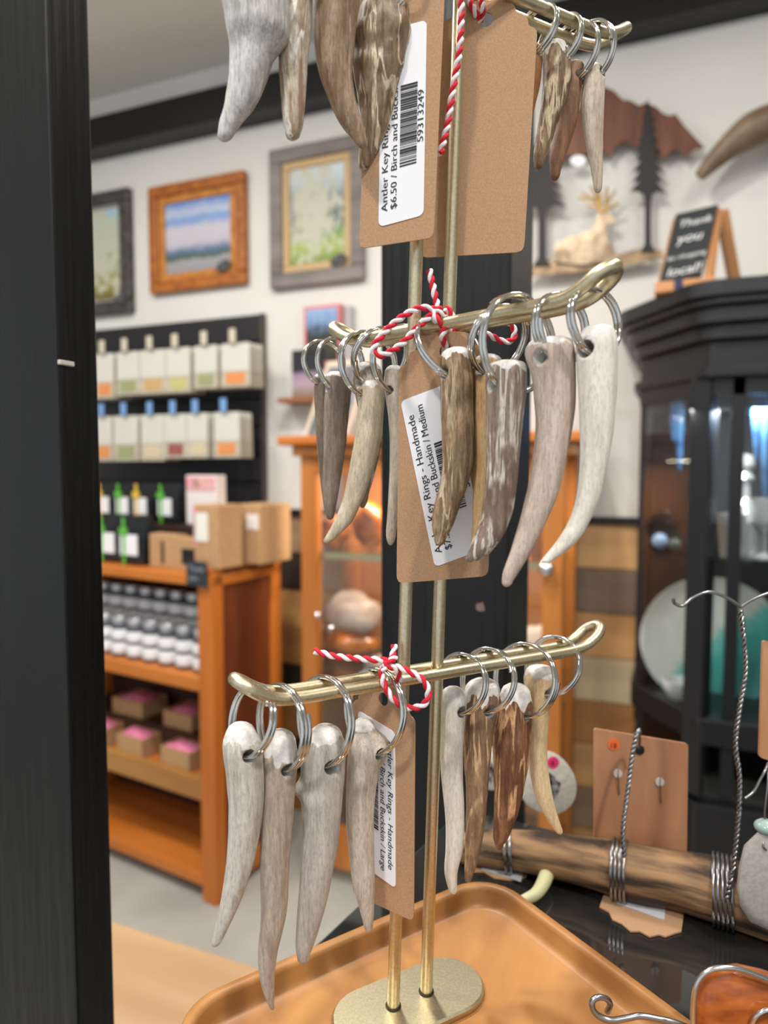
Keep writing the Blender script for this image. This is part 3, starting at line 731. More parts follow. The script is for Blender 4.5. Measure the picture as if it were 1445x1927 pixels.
price_tag('kraft price tag with sticker reading Large turned edgeways on the lowest arm', (664, 1682, db+.007), (778, 1734, db-.0065), (664, 1268, db+.000),
  [(674, 1336), (676, 1622), (744, 1378)], [('Antler Key Rings - Handmade', .07, .81, .83), ('$9.50 / Birch and Buckskin / Large', .07, .61, .87), ('59313251', .38, .04, .27)], (.28, .70, .18, .55), PG,
  [[(592, 1225, db-.012), (630, 1235, db-.014), (680, 1240, db-.016), (715, 1242, db-.017), (738, 1245, db-.017)],
   [(742, 1214, db-.010), (740, 1230, db-.012), (733, 1246, db-.015), (722, 1258, db-.016)],
   [(728, 1252, db-.017), (755, 1258, db-.018), (790, 1275, db-.019), (806, 1300, db-.019), (798, 1325, db-.019), (770, 1332, db-.019), (742, 1318, db-.019), (724, 1290, db-.018), (718, 1262, db-.017), (730, 1246, db-.016)],
   [(720, 1248, db-.0175), (734, 1254, db-.0185), (746, 1262, db-.0175), (752, 1280, db-.014)],
   [(722, 1262, db-.0175), (734, 1244, db-.0185), (744, 1240, db-.016)]])

# ------------------------------------------------------------------ jewellery corner on the glass
lg = MB(); path = []; rad = []
for X, Yc, hp in ((862, 1596, 26), (930, 1598, 34), (1010, 1606, 40), (1100, 1621, 45), (1180, 1640, 50), (1270, 1656, 53), (1360, 1676, 58), (1450, 1700, 62), (1540, 1722, 62), (1640, 1748, 56)):
    q = az(X, Yc+hp, ZG); t = dep(q); r = hp*t/F; path.append(ad(X, Yc, t)); rad.append(r)
P = spline(path, 6); R_ = []
for i in range(len(P)):
    f = i/(len(P)-1)*(len(rad)-1); j = min(int(f), len(rad)-2); R_.append(rad[j]*(1-(f-j))+rad[j+1]*(f-j))
R_[0] *= .7
lg.tube(P, R_, 28)
for i, v in enumerate(lg.v):
    k = i//28; c = P[min(k, len(P)-1)]; d_ = v-c
    f = 1+.10*noise.noise(V((v.x*40, v.y*40, v.z*90)))-.02; lg.v[i] = c+d_*f
driftm = mat('driftwood', (160, 124, 88), .7, 0, (58, 44, 34), 95, (.16, .5, 1.5), bump=.8, det=8, ramp=(.40, .58), bd=.002)
log = tag(lg.build('driftwood', driftm, smooth=70), 'weathered brown driftwood stick lying on the dark glass with wire wraps', 'driftwood')
def along(X):  # point on log axis nearest pixel column
    best = min(range(len(P)), key=lambda i: abs(722.5+F*(P[i]-CAM).dot(RT)/dep(P[i])-X)); 
    a = P[max(best-1, 0)]; b = P[min(best+1, len(P)-1)]; return P[best], (b-a).normalized(), R_[best]
def wraps(mb, X, n, sp=.0022, r=.00075):
    c, t, R0 = along(X); u = V((0, 0, 1)); u = (u-t*u.dot(t)).normalized(); w_ = t.cross(u)
    for k in range(n):
        o = c+t*((k-(n-1)/2)*sp)
        mb.tube([o+(u*math.cos(a)+w_*math.sin(a))*(R0*1.05+.0006)+t*(.0012*math.sin(a)) for a in [2*PI*i/28 for i in range(28)]], r, 6, True)
def twisted(mb, pts, r=.00075, pitch=.0055):
    Q = spline(pts, 16); s = 0; a_, b_ = [], []; u = None
    for i in range(len(Q)):
        t = (Q[min(i+1, len(Q)-1)]-Q[max(i-1, 0)]).normalized()
        if u is None: u = t.orthogonal().normalized()
        u = (u-t*u.dot(t)).normalized(); w_ = t.cross(u)
        if i: s += (Q[i]-Q[i-1]).length
        ph = 2*PI*s/pitch; d_ = (u*math.cos(ph)+w_*math.sin(ph))*r; a_.append(Q[i]+d_); b_.append(Q[i]-d_)
    mb.tube(a_, r, 6); mb.tube(b_, r, 6)
c1, t1, r1 = along(1172); dl1 = dep(c1)-r1
wm1 = MB(); wraps(wm1, 1172, 4); twisted(wm1, [ad(1174, 1612, dl1), ad(1172, 1560, dl1), ad(1182, 1480, dl1+.004), ad(1190, 1420, dl1+.008), ad(1198, 1380, dl1+.011)])
wm1.tube(spline([ad(1198, 1384, dl1+.011), ad(1203, 1372, dl1+.013), ad(1204, 1385, dl1+.017), ad(1202, 1408, dl1+.019)], 6), .0009, 6)
tag(wm1.build('wire_holder', wirem, smooth=60), 'short twisted steel wire holder on the driftwood holding the earring card', 'wire holder')
c2, t2, r2 = along(1362); dl2 = dep(c2)-r2
wm2 = MB(); wraps(wm2, 1362, 5)
twisted(wm2, [ad(1368, 1690, dl2-.001), ad(1378, 1640, dl2-.001), ad(1388, 1560, dl2), ad(1392, 1470, dl2), ad(1384, 1400, dl2), ad(1392, 1330, dl2), ad(1403, 1260, dl2), ad(1398, 1190, dl2), ad(1392, 1148, dl2)])
wm2.tube(spline([ad(1394, 1142, dl2), ad(1370, 1126, dl2), ad(1335, 1114, dl2), ad(1305, 1124, dl2), ad(1284, 1140, dl2), ad(1268, 1134, dl2), ad(1268, 1126, dl2-.001)], 8), .00085, 8)
wm2.tube(spline([ad(1394, 1142, dl2), ad(1412, 1130, dl2), ad(1440, 1118, dl2), ad(1480, 1108, dl2), ad(1530, 1122, dl2)], 8), .00085, 8)
tag(wm2.build('wire_holder', wirem, smooth=60), 'tall twisted steel wire stand with a curled crossbar on the driftwood', 'wire holder')
wm3 = MB(); wraps(wm3, 962, 2, .003, .0009); tag(wm3.build('wire_wrap', wirem, smooth=60), 'two steel wire loops around the thin end of the driftwood', 'wire')
# earring card
ce = dep(c1)+r1*.6+.006
er = thing('earring_card', 'brown wooden earring card with an orange price dot behind the driftwood', 'earring card', ad(1205, 1600, ce))
def quadcard(mb, cs, t, n=6, th=.0018):
    O = [ad(X, Y, t) for X, Y in cs]; pts = []
    for i in range(4):
        p = O[i]; a = (O[i-1]-p).normalized()*.0018; b = (O[(i+1) % 4]-p).normalized()*.0018
        for j in range(5): f = j/4; pts.append(p+a*((1-f)**2)+b*(f*f))
    nrm = (O[1]-O[0]).cross(O[2]-O[1]).normalized()
    if nrm.dot(FW) < 0: nrm = -nrm
    mb.prism(pts, nrm*th); return nrm
cardw = mat('alder_card', (198, 148, 110), .55, 0, (180, 126, 90), 60, (1, 1, .25), det=4)
m_ = MB(); quadcard(m_, [(1118, 1600), (1292, 1640), (1295, 1400), (1118, 1371)], ce); m_.build('card', cardw, er)
def disc(mb, X, Y, t, rpx, th=.0003, n=20):
    c = ad(X, Y, t); r = rpx*t/F
    mb.prism([c+RT*(r*math.cos(a))+UPV*(r*math.sin(a)) for a in [2*PI*i/n for i in range(n)]], FW*th); return c, r
m_ = MB(); disc(m_, 1155, 1401, ce-.0006, 11); st1 = m_.build('price_dot', mat('orange_dot', (248, 122, 52), .6), er)
m_ = MB(); add_text(m_, '18', .0042, ad(1147, 1408, ce-.0009), RT, UPV); m_.build('lettering', mat('dot_ink', (110, 40, 16), .6), st1)
m_ = MB(); disc(m_, 1204, 1412, ce-.0006, 9); m_.build('hang_hole', black, er)
for X, Y in ((1163, 1456), (1242, 1472)):
    m_ = MB(); disc(m_, X, Y, ce-.0010, 8, .001); m_.build('ear_nut', mat('clear_rubber', (226, 214, 206), .3), er)
    m_ = MB(); m_.tube([ad(X, Y-14, ce-.0005), ad(X, Y+4, ce-.0018), ad(X+2, Y+40, ce-.0008)], .00035, 6); m_.build('ear_wire', wirem, er)
# second card at right edge
m_ = MB(); ce2 = dl2+.02; quadcard(m_, [(1429, 1425), (1560, 1470), (1570, 1240), (1436, 1205)], ce2)
tag(m_.build('earring_card', cardw), 'brown wooden earring card cut off at the right edge above the pendant stone', 'earring card')
# pendant stone
ps = thing('stone_pendant', 'flat grey beach stone pendant with an aqua bead at the right edge', 'pendant', ad(1450, 1745, dl2-.012))
dp = dl2-.012; s_ = MB(); st2 = []
outl = [(1400, 1590), (1390, 1630), (1386, 1670), (1392, 1705), (1412, 1735), (1445, 1750), (1490, 1752), (1520, 1720), (1535, 1670), (1525, 1610), (1495, 1575), (1460, 1562), (1425, 1566)]
oc = V((1460, 1660, 0)); n = len(outl)
for k, (sc_, dz) in enumerate(((.80, -.0032), (.94, -.0022), (1, 0), (.94, .0022), (.80, .0032))):
    st2 += [ad(1460+(x-1460)*sc_, 1660+(y-1660)*sc_, dp+dz) for x, y in outl]
fs = [(k*n+j, k*n+(j+1) % n, (k+1)*n+(j+1) % n, (k+1)*n+j) for k in range(4) for j in range(n)]+[tuple(range(n)), tuple(4*n+j for j in range(n))]
s_.add(st2, fs); s_.build('stone', mat('beach_stone', (176, 172, 166), .8, 0, (160, 156, 150), 500, bump=.3), ps, 50)
b_ = MB(); bc = ad(1440, 1556, dp); b_.lathe([(.0004, -.0035), (.0028, -.0030), (.0048, -.0012), (.0052, .0002), (.0046, .0016), (.0026, .0032), (.0004, .0036)], bc, 16)
b_.build('bead', mat('aqua_bead', (150, 176, 168), .2), ps, 60)
w_m = MB(); w_m.tube(spline([ad(1402, 1502, dp), ad(1418, 1490, dp), ad(1430, 1468, dp), ad(1440, 1450, dp), ad(1446, 1436, dp+.004)], 6), .0007, 8)
w_m.tube(spline([ad(1446, 1440, dp+.004), ad(1444, 1480, dp), ad(1439, 1530, dp), ad(1440, 1560, dp), ad(1436, 1590, dp-.0036), ad(1442, 1600, dp-.0038)], 6), .0005, 8)
w_m.build('wire_hook', wirem, ps, 60)
# scalloped kraft tags under the driftwood
def scal(label, pts, t_z, lab, group):
    Q = [az(X, Y, t_z) for X, Y in pts]; root = thing('scalloped_tag', label, 'tag', Q[0], group)
    MB().prism(Q, (0, 0, -.0008)).build('card', kraft, root)
    L_ = [az(X, Y, t_z+.0002) for X, Y in lab]; MB().prism(L_, (0, 0, .0003)).build('sticker', mat('grey_label', (196, 196, 204), .5), root)
scal('small scalloped kraft tag with a white sticker lying under the driftwood', [(1128, 1706), (1146, 1716), (1152, 1730), (1170, 1738), (1186, 1752), (1204, 1752), (1222, 1762), (1240, 1758), (1252, 1762), (1268, 1756), (1282, 1752), (1284, 1738), (1290, 1690), (1140, 1672)], ZG+.0012,
     [(1160, 1700), (1170, 1690), (1252, 1704), (1250, 1732)], 'scalloped tags on the glass')
scal('kraft tag with a white sticker under the thin end of the driftwood', [(880, 1640), (910, 1640), (930, 1652), (960, 1656), (990, 1650), (1000, 1620), (900, 1616)], ZG+.0012,
     [(905, 1636), (915, 1626), (985, 1640), (980, 1660)], 'scalloped tags on the glass')
# antler slices with price dot
def slice_(label, X, Y, rx, ry, t, dot=None):
    root = thing('antler_slice', label, 'antler slice', ad(X, Y+ry, t), 'antler slices standing on the glass'); mb = MB(); n = 28; vs = []
    for k, (s, dz) in enumerate(((.93, -.0025), (1, -.0018), (1, .0018), (.93, .0025))):
        for j in range(n):
            a = 2*PI*j/n; q = 1+.07*math.sin(2*a+.7)+.03*math.sin(3*a); vs.append(ad(X+rx*s*q*math.cos(a), Y+ry*s*q*math.sin(a), t+dz))
    fs = [(k*n+j, k*n+(j+1) % n, (k+1)*n+(j+1) % n, (k+1)*n+j) for k in range(3) for j in range(n)]+[tuple(range(n)), tuple(3*n+j for j in range(n))]
    mb.add(vs, fs); mb.build('slice', mat('slice_bone', (222, 218, 206), .6, 0, (200, 196, 186), 300), root, 40)
    c_ = MB(); n2 = 18
    c_.prism([ad(X+rx*.46*(1+.2*math.sin(3*j))*math.cos(2*PI*j/n2), Y+8+ry*.42*(1+.15*math.sin(5*j))*math.sin(2*PI*j/n2), t-.0027) for j in range(n2)], FW*.0005)
    co_ = c_.build('porous_core', mat('porous', (170, 168, 164), .9, 0, (70, 68, 68), 260, bump=.5, ramp=(.4, .6)), root)
    c3 = MB(); disc(c3, X+rx*.05, Y, t-.0033, rx*.14, .0005, 12); c3.build('drilled_hole', black, co_)
    if dot:
        d_ = MB(); disc(d_, dot[0], dot[1], t-.0034, 11, .0003); dd_ = d_.build('price_dot', mat('pink_dot', (240, 60, 120), .6), root)
        m2 = MB(); add_text(m2, '8', .0045, ad(dot[0]-4, dot[1]+6, t-.0037), RT, UPV); m2.build('lettering', mat('pink_ink', (120, 20, 60), .6), dd_)
zt = dep(az(1030, 1537, ZG))
slice_('white antler slice with a pink price dot behind the far key rings', 1030, 1474, 52, 62, zt, (1041, 1435))
slice_('narrow white antler slice glimpsed between the grey brown and reddish key rings', 922, 1446, 22, 44, dep(az(922, 1492, ZG)))
# green-tipped tine on glass
g_ = MB(); g_.tube(spline([az(968, 1700, ZG+.004), az(985, 1694, ZG+.005), az(1008, 1682, ZG+.006), az(1022, 1662, ZG+.007), az(1030, 1640, ZG+.008)], 6), [.0022+.0022*i/24 for i in range(25)], 12)
tag(g_.build('antler_tip', mat('pale_green_bone', (206, 204, 160), .45), smooth=60), 'pale greenish antler tip lying behind the tray on the glass', 'antler tip')
# amber wood piece with wire at lower right
aw = MB(); n = 20; dA = .255; ac = (1400, 1905)
ol = [(1322, 1838), (1345, 1818), (1385, 1812), (1430, 1822), (1480, 1838), (1530, 1870), (1550, 1920), (1540, 1990), (1480, 2030), (1400, 2035), (1335, 2020), (1305, 1975), (1298, 1920), (1305, 1870)]
n = len(ol); vs = []
for sc_, dz in ((.55, -.012), (.85, -.010), (.97, -.006), (1, 0), (.96, .007), (.8, .012), (.5, .014)):
    vs += [ad(1425+(x-1425)*sc_, 1925+(y-1925)*sc_, dA+dz) for x, y in ol]
fs = [(k*n+j, k*n+(j+1) % n, (k+1)*n+(j+1) % n, (k+1)*n+j) for k in range(6) for j in range(n)]+[tuple(range(n)), tuple(6*n+j for j in range(n))]
aw.add(vs, fs)
tag(aw.build('agate_stone', mat('amber_agate', (190, 104, 42), .28, 0, (120, 54, 22), 60, (1, 1, 2.5), det=6, coat=.4), smooth=70), 'polished orange brown stone chunk wrapped in silver wire at the lower right', 'stone')
ww = MB(); ww.tube(spline([ad(1306, 1960, dA-.013), ad(1304, 1900, dA-.013), ad(1312, 1850, dA-.013), ad(1335, 1826, dA-.013), ad(1380, 1822, dA-.013), ad(1430, 1838, dA-.013), ad(1480, 1862, dA-.013)], 8), .0010, 8)
ww.tube(spline([ad(1412, 1935, dA-.013), ad(1425, 1910, dA-.014), ad(1450, 1900, dA-.014), ad(1490, 1905, dA-.013)], 8), .0010, 8)
tag(ww.build('wire_cage', mat('bright_wire', (200, 200, 200), .2, 1), smooth=60), 'bright silver wire bent around the orange brown stone', 'wire')
wc = MB(); dC = .262
loop = [(1142, 1905), (1148, 1890), (1140, 1879), (1124, 1877), (1114, 1886), (1117, 1902), (1130, 1914), (1150, 1920), (1180, 1916), (1205, 1912), (1240, 1918), (1270, 1925), (1310, 1940), (1360, 1960)]
wc.tube(spline([ad(x, y, dC-.0006*i) for i, (x, y) in enumerate(loop)], 8), .00115, 8)
tag(wc.build('wire_curl', wirem, smooth=60), 'dark steel wire ending in a curl at the tray corner', 'wire')

# ------------------------------------------------------------------ paintings on the wall
def paint_mat(n, stops, nsc=9, amt=.25, blobs=None, xt=0):
    M = bpy.data.materials.new(n); M.use_nodes = True; nt = M.node_tree; N = nt.nodes; L = nt.links
    b = N['Principled BSDF']; b.inputs['Roughness'].default_value = .6
    tc = N.new('ShaderNodeTexCoord'); sep_ = N.new('ShaderNodeSeparateXYZ'); L.new(tc.outputs['Generated'], sep_.inputs[0])
    nz = N.new('ShaderNodeTexNoise'); nz.inputs['Scale'].default_value = nsc; nz.inputs['Detail'].default_value = 5; L.new(tc.outputs['Generated'], nz.inputs['Vector'])
    ma = N.new('ShaderNodeMath'); ma.operation = 'MULTIPLY_ADD'; ma.inputs[1].default_value = amt; L.new(nz.outputs['Fac'], ma.inputs[0]); L.new(sep_.outputs[2], ma.inputs[2])
    m2 = N.new('ShaderNodeMath'); m2.operation = 'SUBTRACT'; m2.inputs[1].default_value = amt/2; L.new(ma.outputs[0], m2.inputs[0])
    if xt:
        m3 = N.new('ShaderNodeMath'); m3.operation = 'MULTIPLY_ADD'; m3.inputs[1].default_value = -xt; L.new(sep_.outputs[0], m3.inputs[0]); L.new(m2.outputs[0], m3.inputs[2]); m2 = N.new('ShaderNodeMath'); m2.operation = 'ADD'; m2.inputs[1].default_value = xt/2; L.new(m3.outputs[0], m2.inputs[0])
    cr = N.new('ShaderNodeValToRGB'); el = cr.color_ramp.elements
    while len(el) > 1: el.remove(el[0])
    el[0].position = stops[0][0]; el[0].color = lin(stops[0][1])
    for p, c in stops[1:]: e_ = el.new(p); e_.color = lin(c)
    L.new(m2.outputs[0], cr.inputs[0]); out = cr.outputs[0]
    if blobs:
        (bx, bz, brx, brz, bc, bsc) = blobs
        mp = N.new('ShaderNodeMapping'); mp.inputs['Location'].default_value = (-bx/brx, 0, -bz/brz); mp.inputs['Scale'].default_value = (1/brx, 0, 1/brz); L.new(tc.outputs['Generated'], mp.inputs['Vector'])
        ln = N.new('ShaderNodeVectorMath'); ln.operation = 'LENGTH'; L.new(mp.outputs[0], ln.inputs[0])
        n2 = N.new('ShaderNodeTexNoise'); n2.inputs['Scale'].default_value = bsc; n2.inputs['Detail'].default_value = 6; L.new(tc.outputs['Generated'], n2.inputs['Vector'])
        s1_ = N.new('ShaderNodeMath'); s1_.operation = 'SUBTRACT'; L.new(n2.outputs['Fac'], s1_.inputs[0]); 
        s2_ = N.new('ShaderNodeMath'); s2_.operation = 'MULTIPLY'; s2_.inputs[1].default_value = .28; L.new(ln.outputs['Value'], s2_.inputs[0]); L.new(s2_.outputs[0], s1_.inputs[1])
        rr = N.new('ShaderNodeValToRGB'); rr.color_ramp.elements[0].position = .16; rr.color_ramp.elements[1].position = .34; L.new(s1_.outputs[0], rr.inputs[0])
        mx = N.new('ShaderNodeMix'); mx.data_type = 'RGBA'; L.new(rr.outputs[0], mx.inputs['Factor']); L.new(out, mx.inputs[6]); mx.inputs[7].default_value = lin(bc); out = mx.outputs[2]
    L.new(out, b.inputs['Base Color']); return M
def wall_px(X, Y, y=WY): return ay(X, Y, y)
def framed(label, x0, x1, z0, z1, fw, fm, im, cat='painting', th=.035, inner=None, roll=0, card=None):
    root = thing('framed_painting', label, cat, ((x0+x1)/2, WY-.0, z0), 'framed paintings on the white wall')
    ya, yb = WY-th, WY-.001
    for a, b in (((x0, z1-fw), (x1, z1)), ((x0, z0), (x1, z0+fw)), ((x0, z0+fw), (x0+fw, z1-fw)), ((x1-fw, z0+fw), (x1, z1-fw))):
        MB().lohi((a[0], ya, a[1]), (b[0], yb, b[1])).build('frame_rail', fm, root, bevel=.006)
    f2 = fw
    if inner:
        iw, imat = inner
        for a, b in (((x0+fw, z1-fw-iw), (x1-fw, z1-fw)), ((x0+fw, z0+fw), (x1-fw, z0+fw+iw)), ((x0+fw, z0+fw+iw), (x0+fw+iw, z1-fw-iw)), ((x1-fw-iw, z0+fw+iw), (x1-fw, z1-fw-iw))):
            MB().lohi((a[0], ya+.012, a[1]), (b[0], yb, b[1])).build('liner', imat, root, bevel=.003)
        f2 += iw
    MB().lohi((x0+f2, WY-.014, z0+f2), (x1-f2, WY-.002, z1-f2)).build('canvas', im, root)
    if card:
        cx, cz = card; c = V((cx, ya-.003, cz)); n = 14
        cm = MB().prism([c+V((.034*math.cos(2*PI*j/n), 0, .022*math.sin(2*PI*j/n)+.008*math.cos(2*PI*j/n))) for j in range(n)], (0, -.002, 0)).build('title_plate', mat('slate_plate', (70, 72, 76), .6), root)
        tm_ = MB()
        tm_.tube([V((cx+(.020 if k % 2 else -.020), ya-.0060, cz+.011-.0045*k)) for k in range(6)], .0013, 4)
        tm_.build('lettering', mat('plate_ink', (200, 200, 202), .6), cm)
    return root
gold = mat('gilt_frame', (184, 112, 48), .4, 0, (150, 80, 30), 30)
pw = mat('grey_barnwood', (146, 138, 134), .7, 0, (112, 104, 100), 14, (.2, 1, 1))
silv = mat('dark_silver', (92, 88, 86), .45, .3, (58, 55, 54), 25)
a = wall_px(287, 352); b = wall_px(470, 526)
framed('landscape painting of cloudy sky over a lake in a gilded orange wooden frame', a.x, b.x, b.z-.02, wall_px(467, 315).z-.02, .046, gold,
       paint_mat('lake_painting', [(.0, (150, 150, 156)), (.16, (160, 158, 160)), (.2, (70, 92, 78)), (.3, (96, 120, 150)), (.4, (196, 190, 204)), (.62, (206, 200, 210)), (.72, (120, 158, 214)), (.85, (190, 200, 220)), (1, (96, 140, 208))], 6, .16), inner=(.03, mat('amber_liner', (204, 140, 66), .4, 0, (176, 108, 44), 30)), card=(b.x-.10, b.z+.055))
a = wall_px(513, 290); b = wall_px(690, 520)
framed('spring blossom painting in a wide grey barnwood frame with gold liner', a.x, b.x, b.z-.015, wall_px(513, 290).z-.0, .055, pw,
       paint_mat('blossom_painting', [(0, (120, 140, 70)), (.18, (168, 186, 96)), (.3, (120, 150, 90)), (.42, (96, 112, 108)), (.7, (128, 142, 144)), (.85, (190, 204, 214)), (1, (206, 214, 222))], 8, .3, (.42, .55, .5, .5, (196, 196, 176), 9)), inner=(.028, mat('gold_liner', (196, 164, 116), .45)), card=(b.x-.10, b.z+.06))
a = wall_px(80, 395); b = wall_px(256, 585)
framed('meadow painting in a dark silver ornate frame cut by the black upright', a.x, b.x, b.z-.01, wall_px(252, 356).z, .055, silv,
       paint_mat('meadow_painting', [(0, (110, 100, 50)), (.2, (150, 140, 70)), (.35, (120, 140, 84)), (.6, (150, 164, 130)), (.85, (170, 196, 214)), (1, (150, 190, 224))], 8, .35, (.7, .6, .5, .5, (190, 192, 170), 9)), inner=(.012, mat('pale_silver', (168, 164, 160), .4, .4)), card=(b.x-.05, b.z+.05))

# ------------------------------------------------------------------ slatwall with packets
sx1 = wall_px(498, 760).x; sz1 = wall_px(498, 592).z; sz0 = wall_px(498, 960).z; sx0 = -3.2
sw = thing('slatwall_panel', 'black slatwall panel on the wall holding two rows of packets', 'display panel', ((sx0+sx1)/2, WY, sz0))
MB().lohi((sx0, WY-.014, sz0), (sx1, WY-.001, sz1)).build('backing', mat('slat_gap', (14, 14, 15), .6), sw)
nsl = 7; sh = (sz1-sz0)/nsl
for i in range(nsl): MB().lohi((sx0, WY-.026, sz0+i*sh+.006), (sx1, WY-.014, sz0+(i+1)*sh-.004)).build('slat', blackslat, sw, bevel=.002)
MB().lohi((sx1, WY-.03, sz0), (sx1+.012, WY-.001, sz1)).build('end_trim', mat('slat_trim', (74, 62, 56), .5), sw)
YP = WY-.15
pcream = mat('packet_cream', (196, 188, 170), .7, 0, (182, 172, 152), 40)
plab = mat('packet_label', (206, 204, 194), .7)
cols3 = {'o': (214, 140, 84), 'g': (150, 156, 112), 't': (196, 160, 112), 'y': (190, 184, 120), 'r': (150, 88, 80), 'c': (206, 190, 160)}
def packet_mesh(kind, w_, h_):
    d_ = []
    b_ = MB(); b_.hexa([V((-w_/2, -.007, -h_)), V((w_/2, -.007, -h_)), V((w_/2, .007, -h_)), V((-w_/2, .007, -h_)), V((-w_/2, -.0015, 0)), V((w_/2, -.0015, 0)), V((w_/2, .0015, 0)), V((-w_/2, .0015, 0))])
    d_.append(('pouch', b_.mesh('pouch', V((0, 0, 0)), [pcream])))
    l_ = MB(); l_.hexa([V((-w_*.47, -.0068, -h_*.62)), V((w_*.47, -.0068, -h_*.62)), V((w_*.47, -.002, -h_*.62)), V((-w_*.47, -.002, -h_*.62)), V((-w_*.47, -.0035, .004)), V((w_*.47, -.0035, .004)), V((w_*.47, .0, .004)), V((-w_*.47, .0, .004))])
    d_.append(('header_label', l_.mesh('header_label', V((0, 0, 0)), [plab])))
    p_ = MB(); p_.hexa([V((-w_*.33, -.0088, -h_*.93)), V((w_*.33, -.0088, -h_*.93)), V((w_*.33, -.004, -h_*.93)), V((-w_*.33, -.004, -h_*.93)), V((-w_*.33, -.0072, -h_*.66)), V((w_*.33, -.0072, -h_*.66)), V((w_*.33, -.003, -h_*.66)), V((-w_*.33, -.003, -h_*.66))])
    d_.append(('picture', p_.mesh('picture', V((0, 0, 0)), [mat('packet_'+kind, cols3[kind], .7)])))
    return d_
pk_cache = {}
ordn = ['first', 'second', 'third', 'fourth', 'fifth', 'sixth']
for row, (yt, yb, xs, kinds, tabc) in enumerate(((660, 741, [(180, 217), (218, 263), (263, 312), (312, 358), (366, 413), (416, 470)], 'ogtygo', (206, 196, 176)), (784, 866, [(182, 213), (216, 262), (266, 310), (310, 352), (352, 394), (400, 452)], 'ogcrco', (120, 160, 210)))):
    for i, (xa, xb) in enumerate(xs):
        c = ay((xa+xb)/2, yt, YP-.04); e0 = ay(xa, yt, YP-.04); e1 = ay(xb, yt, YP-.04); zb_ = ay((xa+xb)/2, yb, YP-.04).z
        w_ = round(e1.x-e0.x-.002, 2); h_ = round(c.z-zb_, 2)
        z_t = ay(330, yt, YP-.04).z
        key = (kinds[i], w_, h_)
        if key not in pk_cache: pk_cache[key] = packet_mesh(*key)
        # peg hook with plastic tab: part of the slatwall
        hk = MB(); hk.tube([V((c.x, WY-.02, z_t+.012)), V((c.x, YP-.055, z_t+.012)), V((c.x, YP-.058, z_t+.02))], .003, 8); ho = hk.build('peg_hook', chrome, sw)
        MB().box((c.x, YP-.06, z_t+.036), (.028, .002, .05)).build('price_tab', mat('tab_%d' % row, tabc, .4), ho)
        for q in range(4):
            if q == 0: lb = 'front cream packet on the %s peg of the %s row of the black panel' % (ordn[i], ('upper', 'lower')[row])
            else: lb = 'cream packet stacked %s from the front on the %s peg of the %s row' % (ordn[q], ordn[i], ('upper', 'lower')[row])
            jx = random.uniform(-.004, .004)
            root = thing('seed_packet', lb, 'packet', (c.x+jx+.004*q, YP-.04+.022*q, z_t+.006), 'cream packets on the black slatwall')
            for nm, me in pk_cache[key]:
                o = bpy.data.objects.new(nm, me); COL.objects.link(o); o.parent = root

# ------------------------------------------------------------------ orange shelf unit
FRp = az(408, 1708, 0); RA = math.radians(-8)
sf = V((math.cos(RA), math.sin(RA), 0)); sd = V((-math.sin(RA), math.cos(RA), 0))
def S(u, v, z): return FRp-sf*u+sd*v+V((0, 0, z))
sn = -sd
def fz(X, Y): return apl(X, Y, FRp, sn).z
def fu(X, Y): return -(apl(X, Y, FRp, sn)-FRp).dot(sf)
def fuv(X, Y, v): p_ = FRp+sd*v; return -(apl(X, Y, p_, sn)-p_).dot(sf)
def fzv(X, Y, v): return apl(X, Y, FRp+sd*v, sn).z
SW, SD = .95, .34
z_top = fz(330, 1078); z2 = fz(350, 1272); z3t = fz(330, 1462); zbt = fz(377, 1647)
print('shelf z', FRp, z_top, z2, z3t, zbt, 'u left', fu(205, 1300))
su = thing('wooden_shelf_unit', 'orange stained wooden shelf unit with jars and pink-topped boxes', 'shelf unit', S(SW/2, SD/2, 0))
def sbox(nm, u0, u1, v0, v1, z0, z1, m, parent=su, bv=.003):
    return MB().hexa([S(u1, v0, z0), S(u0, v0, z0), S(u0, v1, z0), S(u1, v1, z0), S(u1, v0, z1), S(u0, v0, z1), S(u0, v1, z1), S(u1, v1, z1)]).build(nm, m, parent, bevel=bv)
ztp = fz(390, 1072)
sbox('post', 0, .062, 0, .05, 0, ztp, orangew); sbox('post', 0, .062, SD-.05, SD, 0, ztp, orangew)
sbox('post', SW-.062, SW, 0, .05, 0, ztp, orangew); sbox('post', SW-.062, SW, SD-.05, SD, 0, ztp, orangew)
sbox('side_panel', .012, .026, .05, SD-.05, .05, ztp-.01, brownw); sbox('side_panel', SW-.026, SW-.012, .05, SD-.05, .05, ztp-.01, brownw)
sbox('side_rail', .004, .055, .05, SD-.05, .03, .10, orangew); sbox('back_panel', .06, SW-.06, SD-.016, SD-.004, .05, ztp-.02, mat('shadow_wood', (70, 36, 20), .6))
sbox('top_board', .0, SW, -.004, SD, z_top-.034, z_top, orangeh)
sbox('shelf_board', .062, SW-.062, .004, SD-.016, z2-.045, z2, orangeh)
sbox('shelf_board', .062, SW-.062, .06, SD-.016, z3t-.03, z3t-.012, orangeh)
sbox('front_lip', .062, SW-.062, .03, .055, z3t-.075, z3t, mat('tan_lip', (178, 128, 70), .5, 0, (160, 108, 54), 10, (.2, 1, 1)))
sbox('bottom_board', .062, SW-.062, .02, SD-.016, zbt-.03, zbt, orangeh)
sbox('bottom_rail', .062, SW-.062, .006, .03, .045, zbt-.005, orangeh)
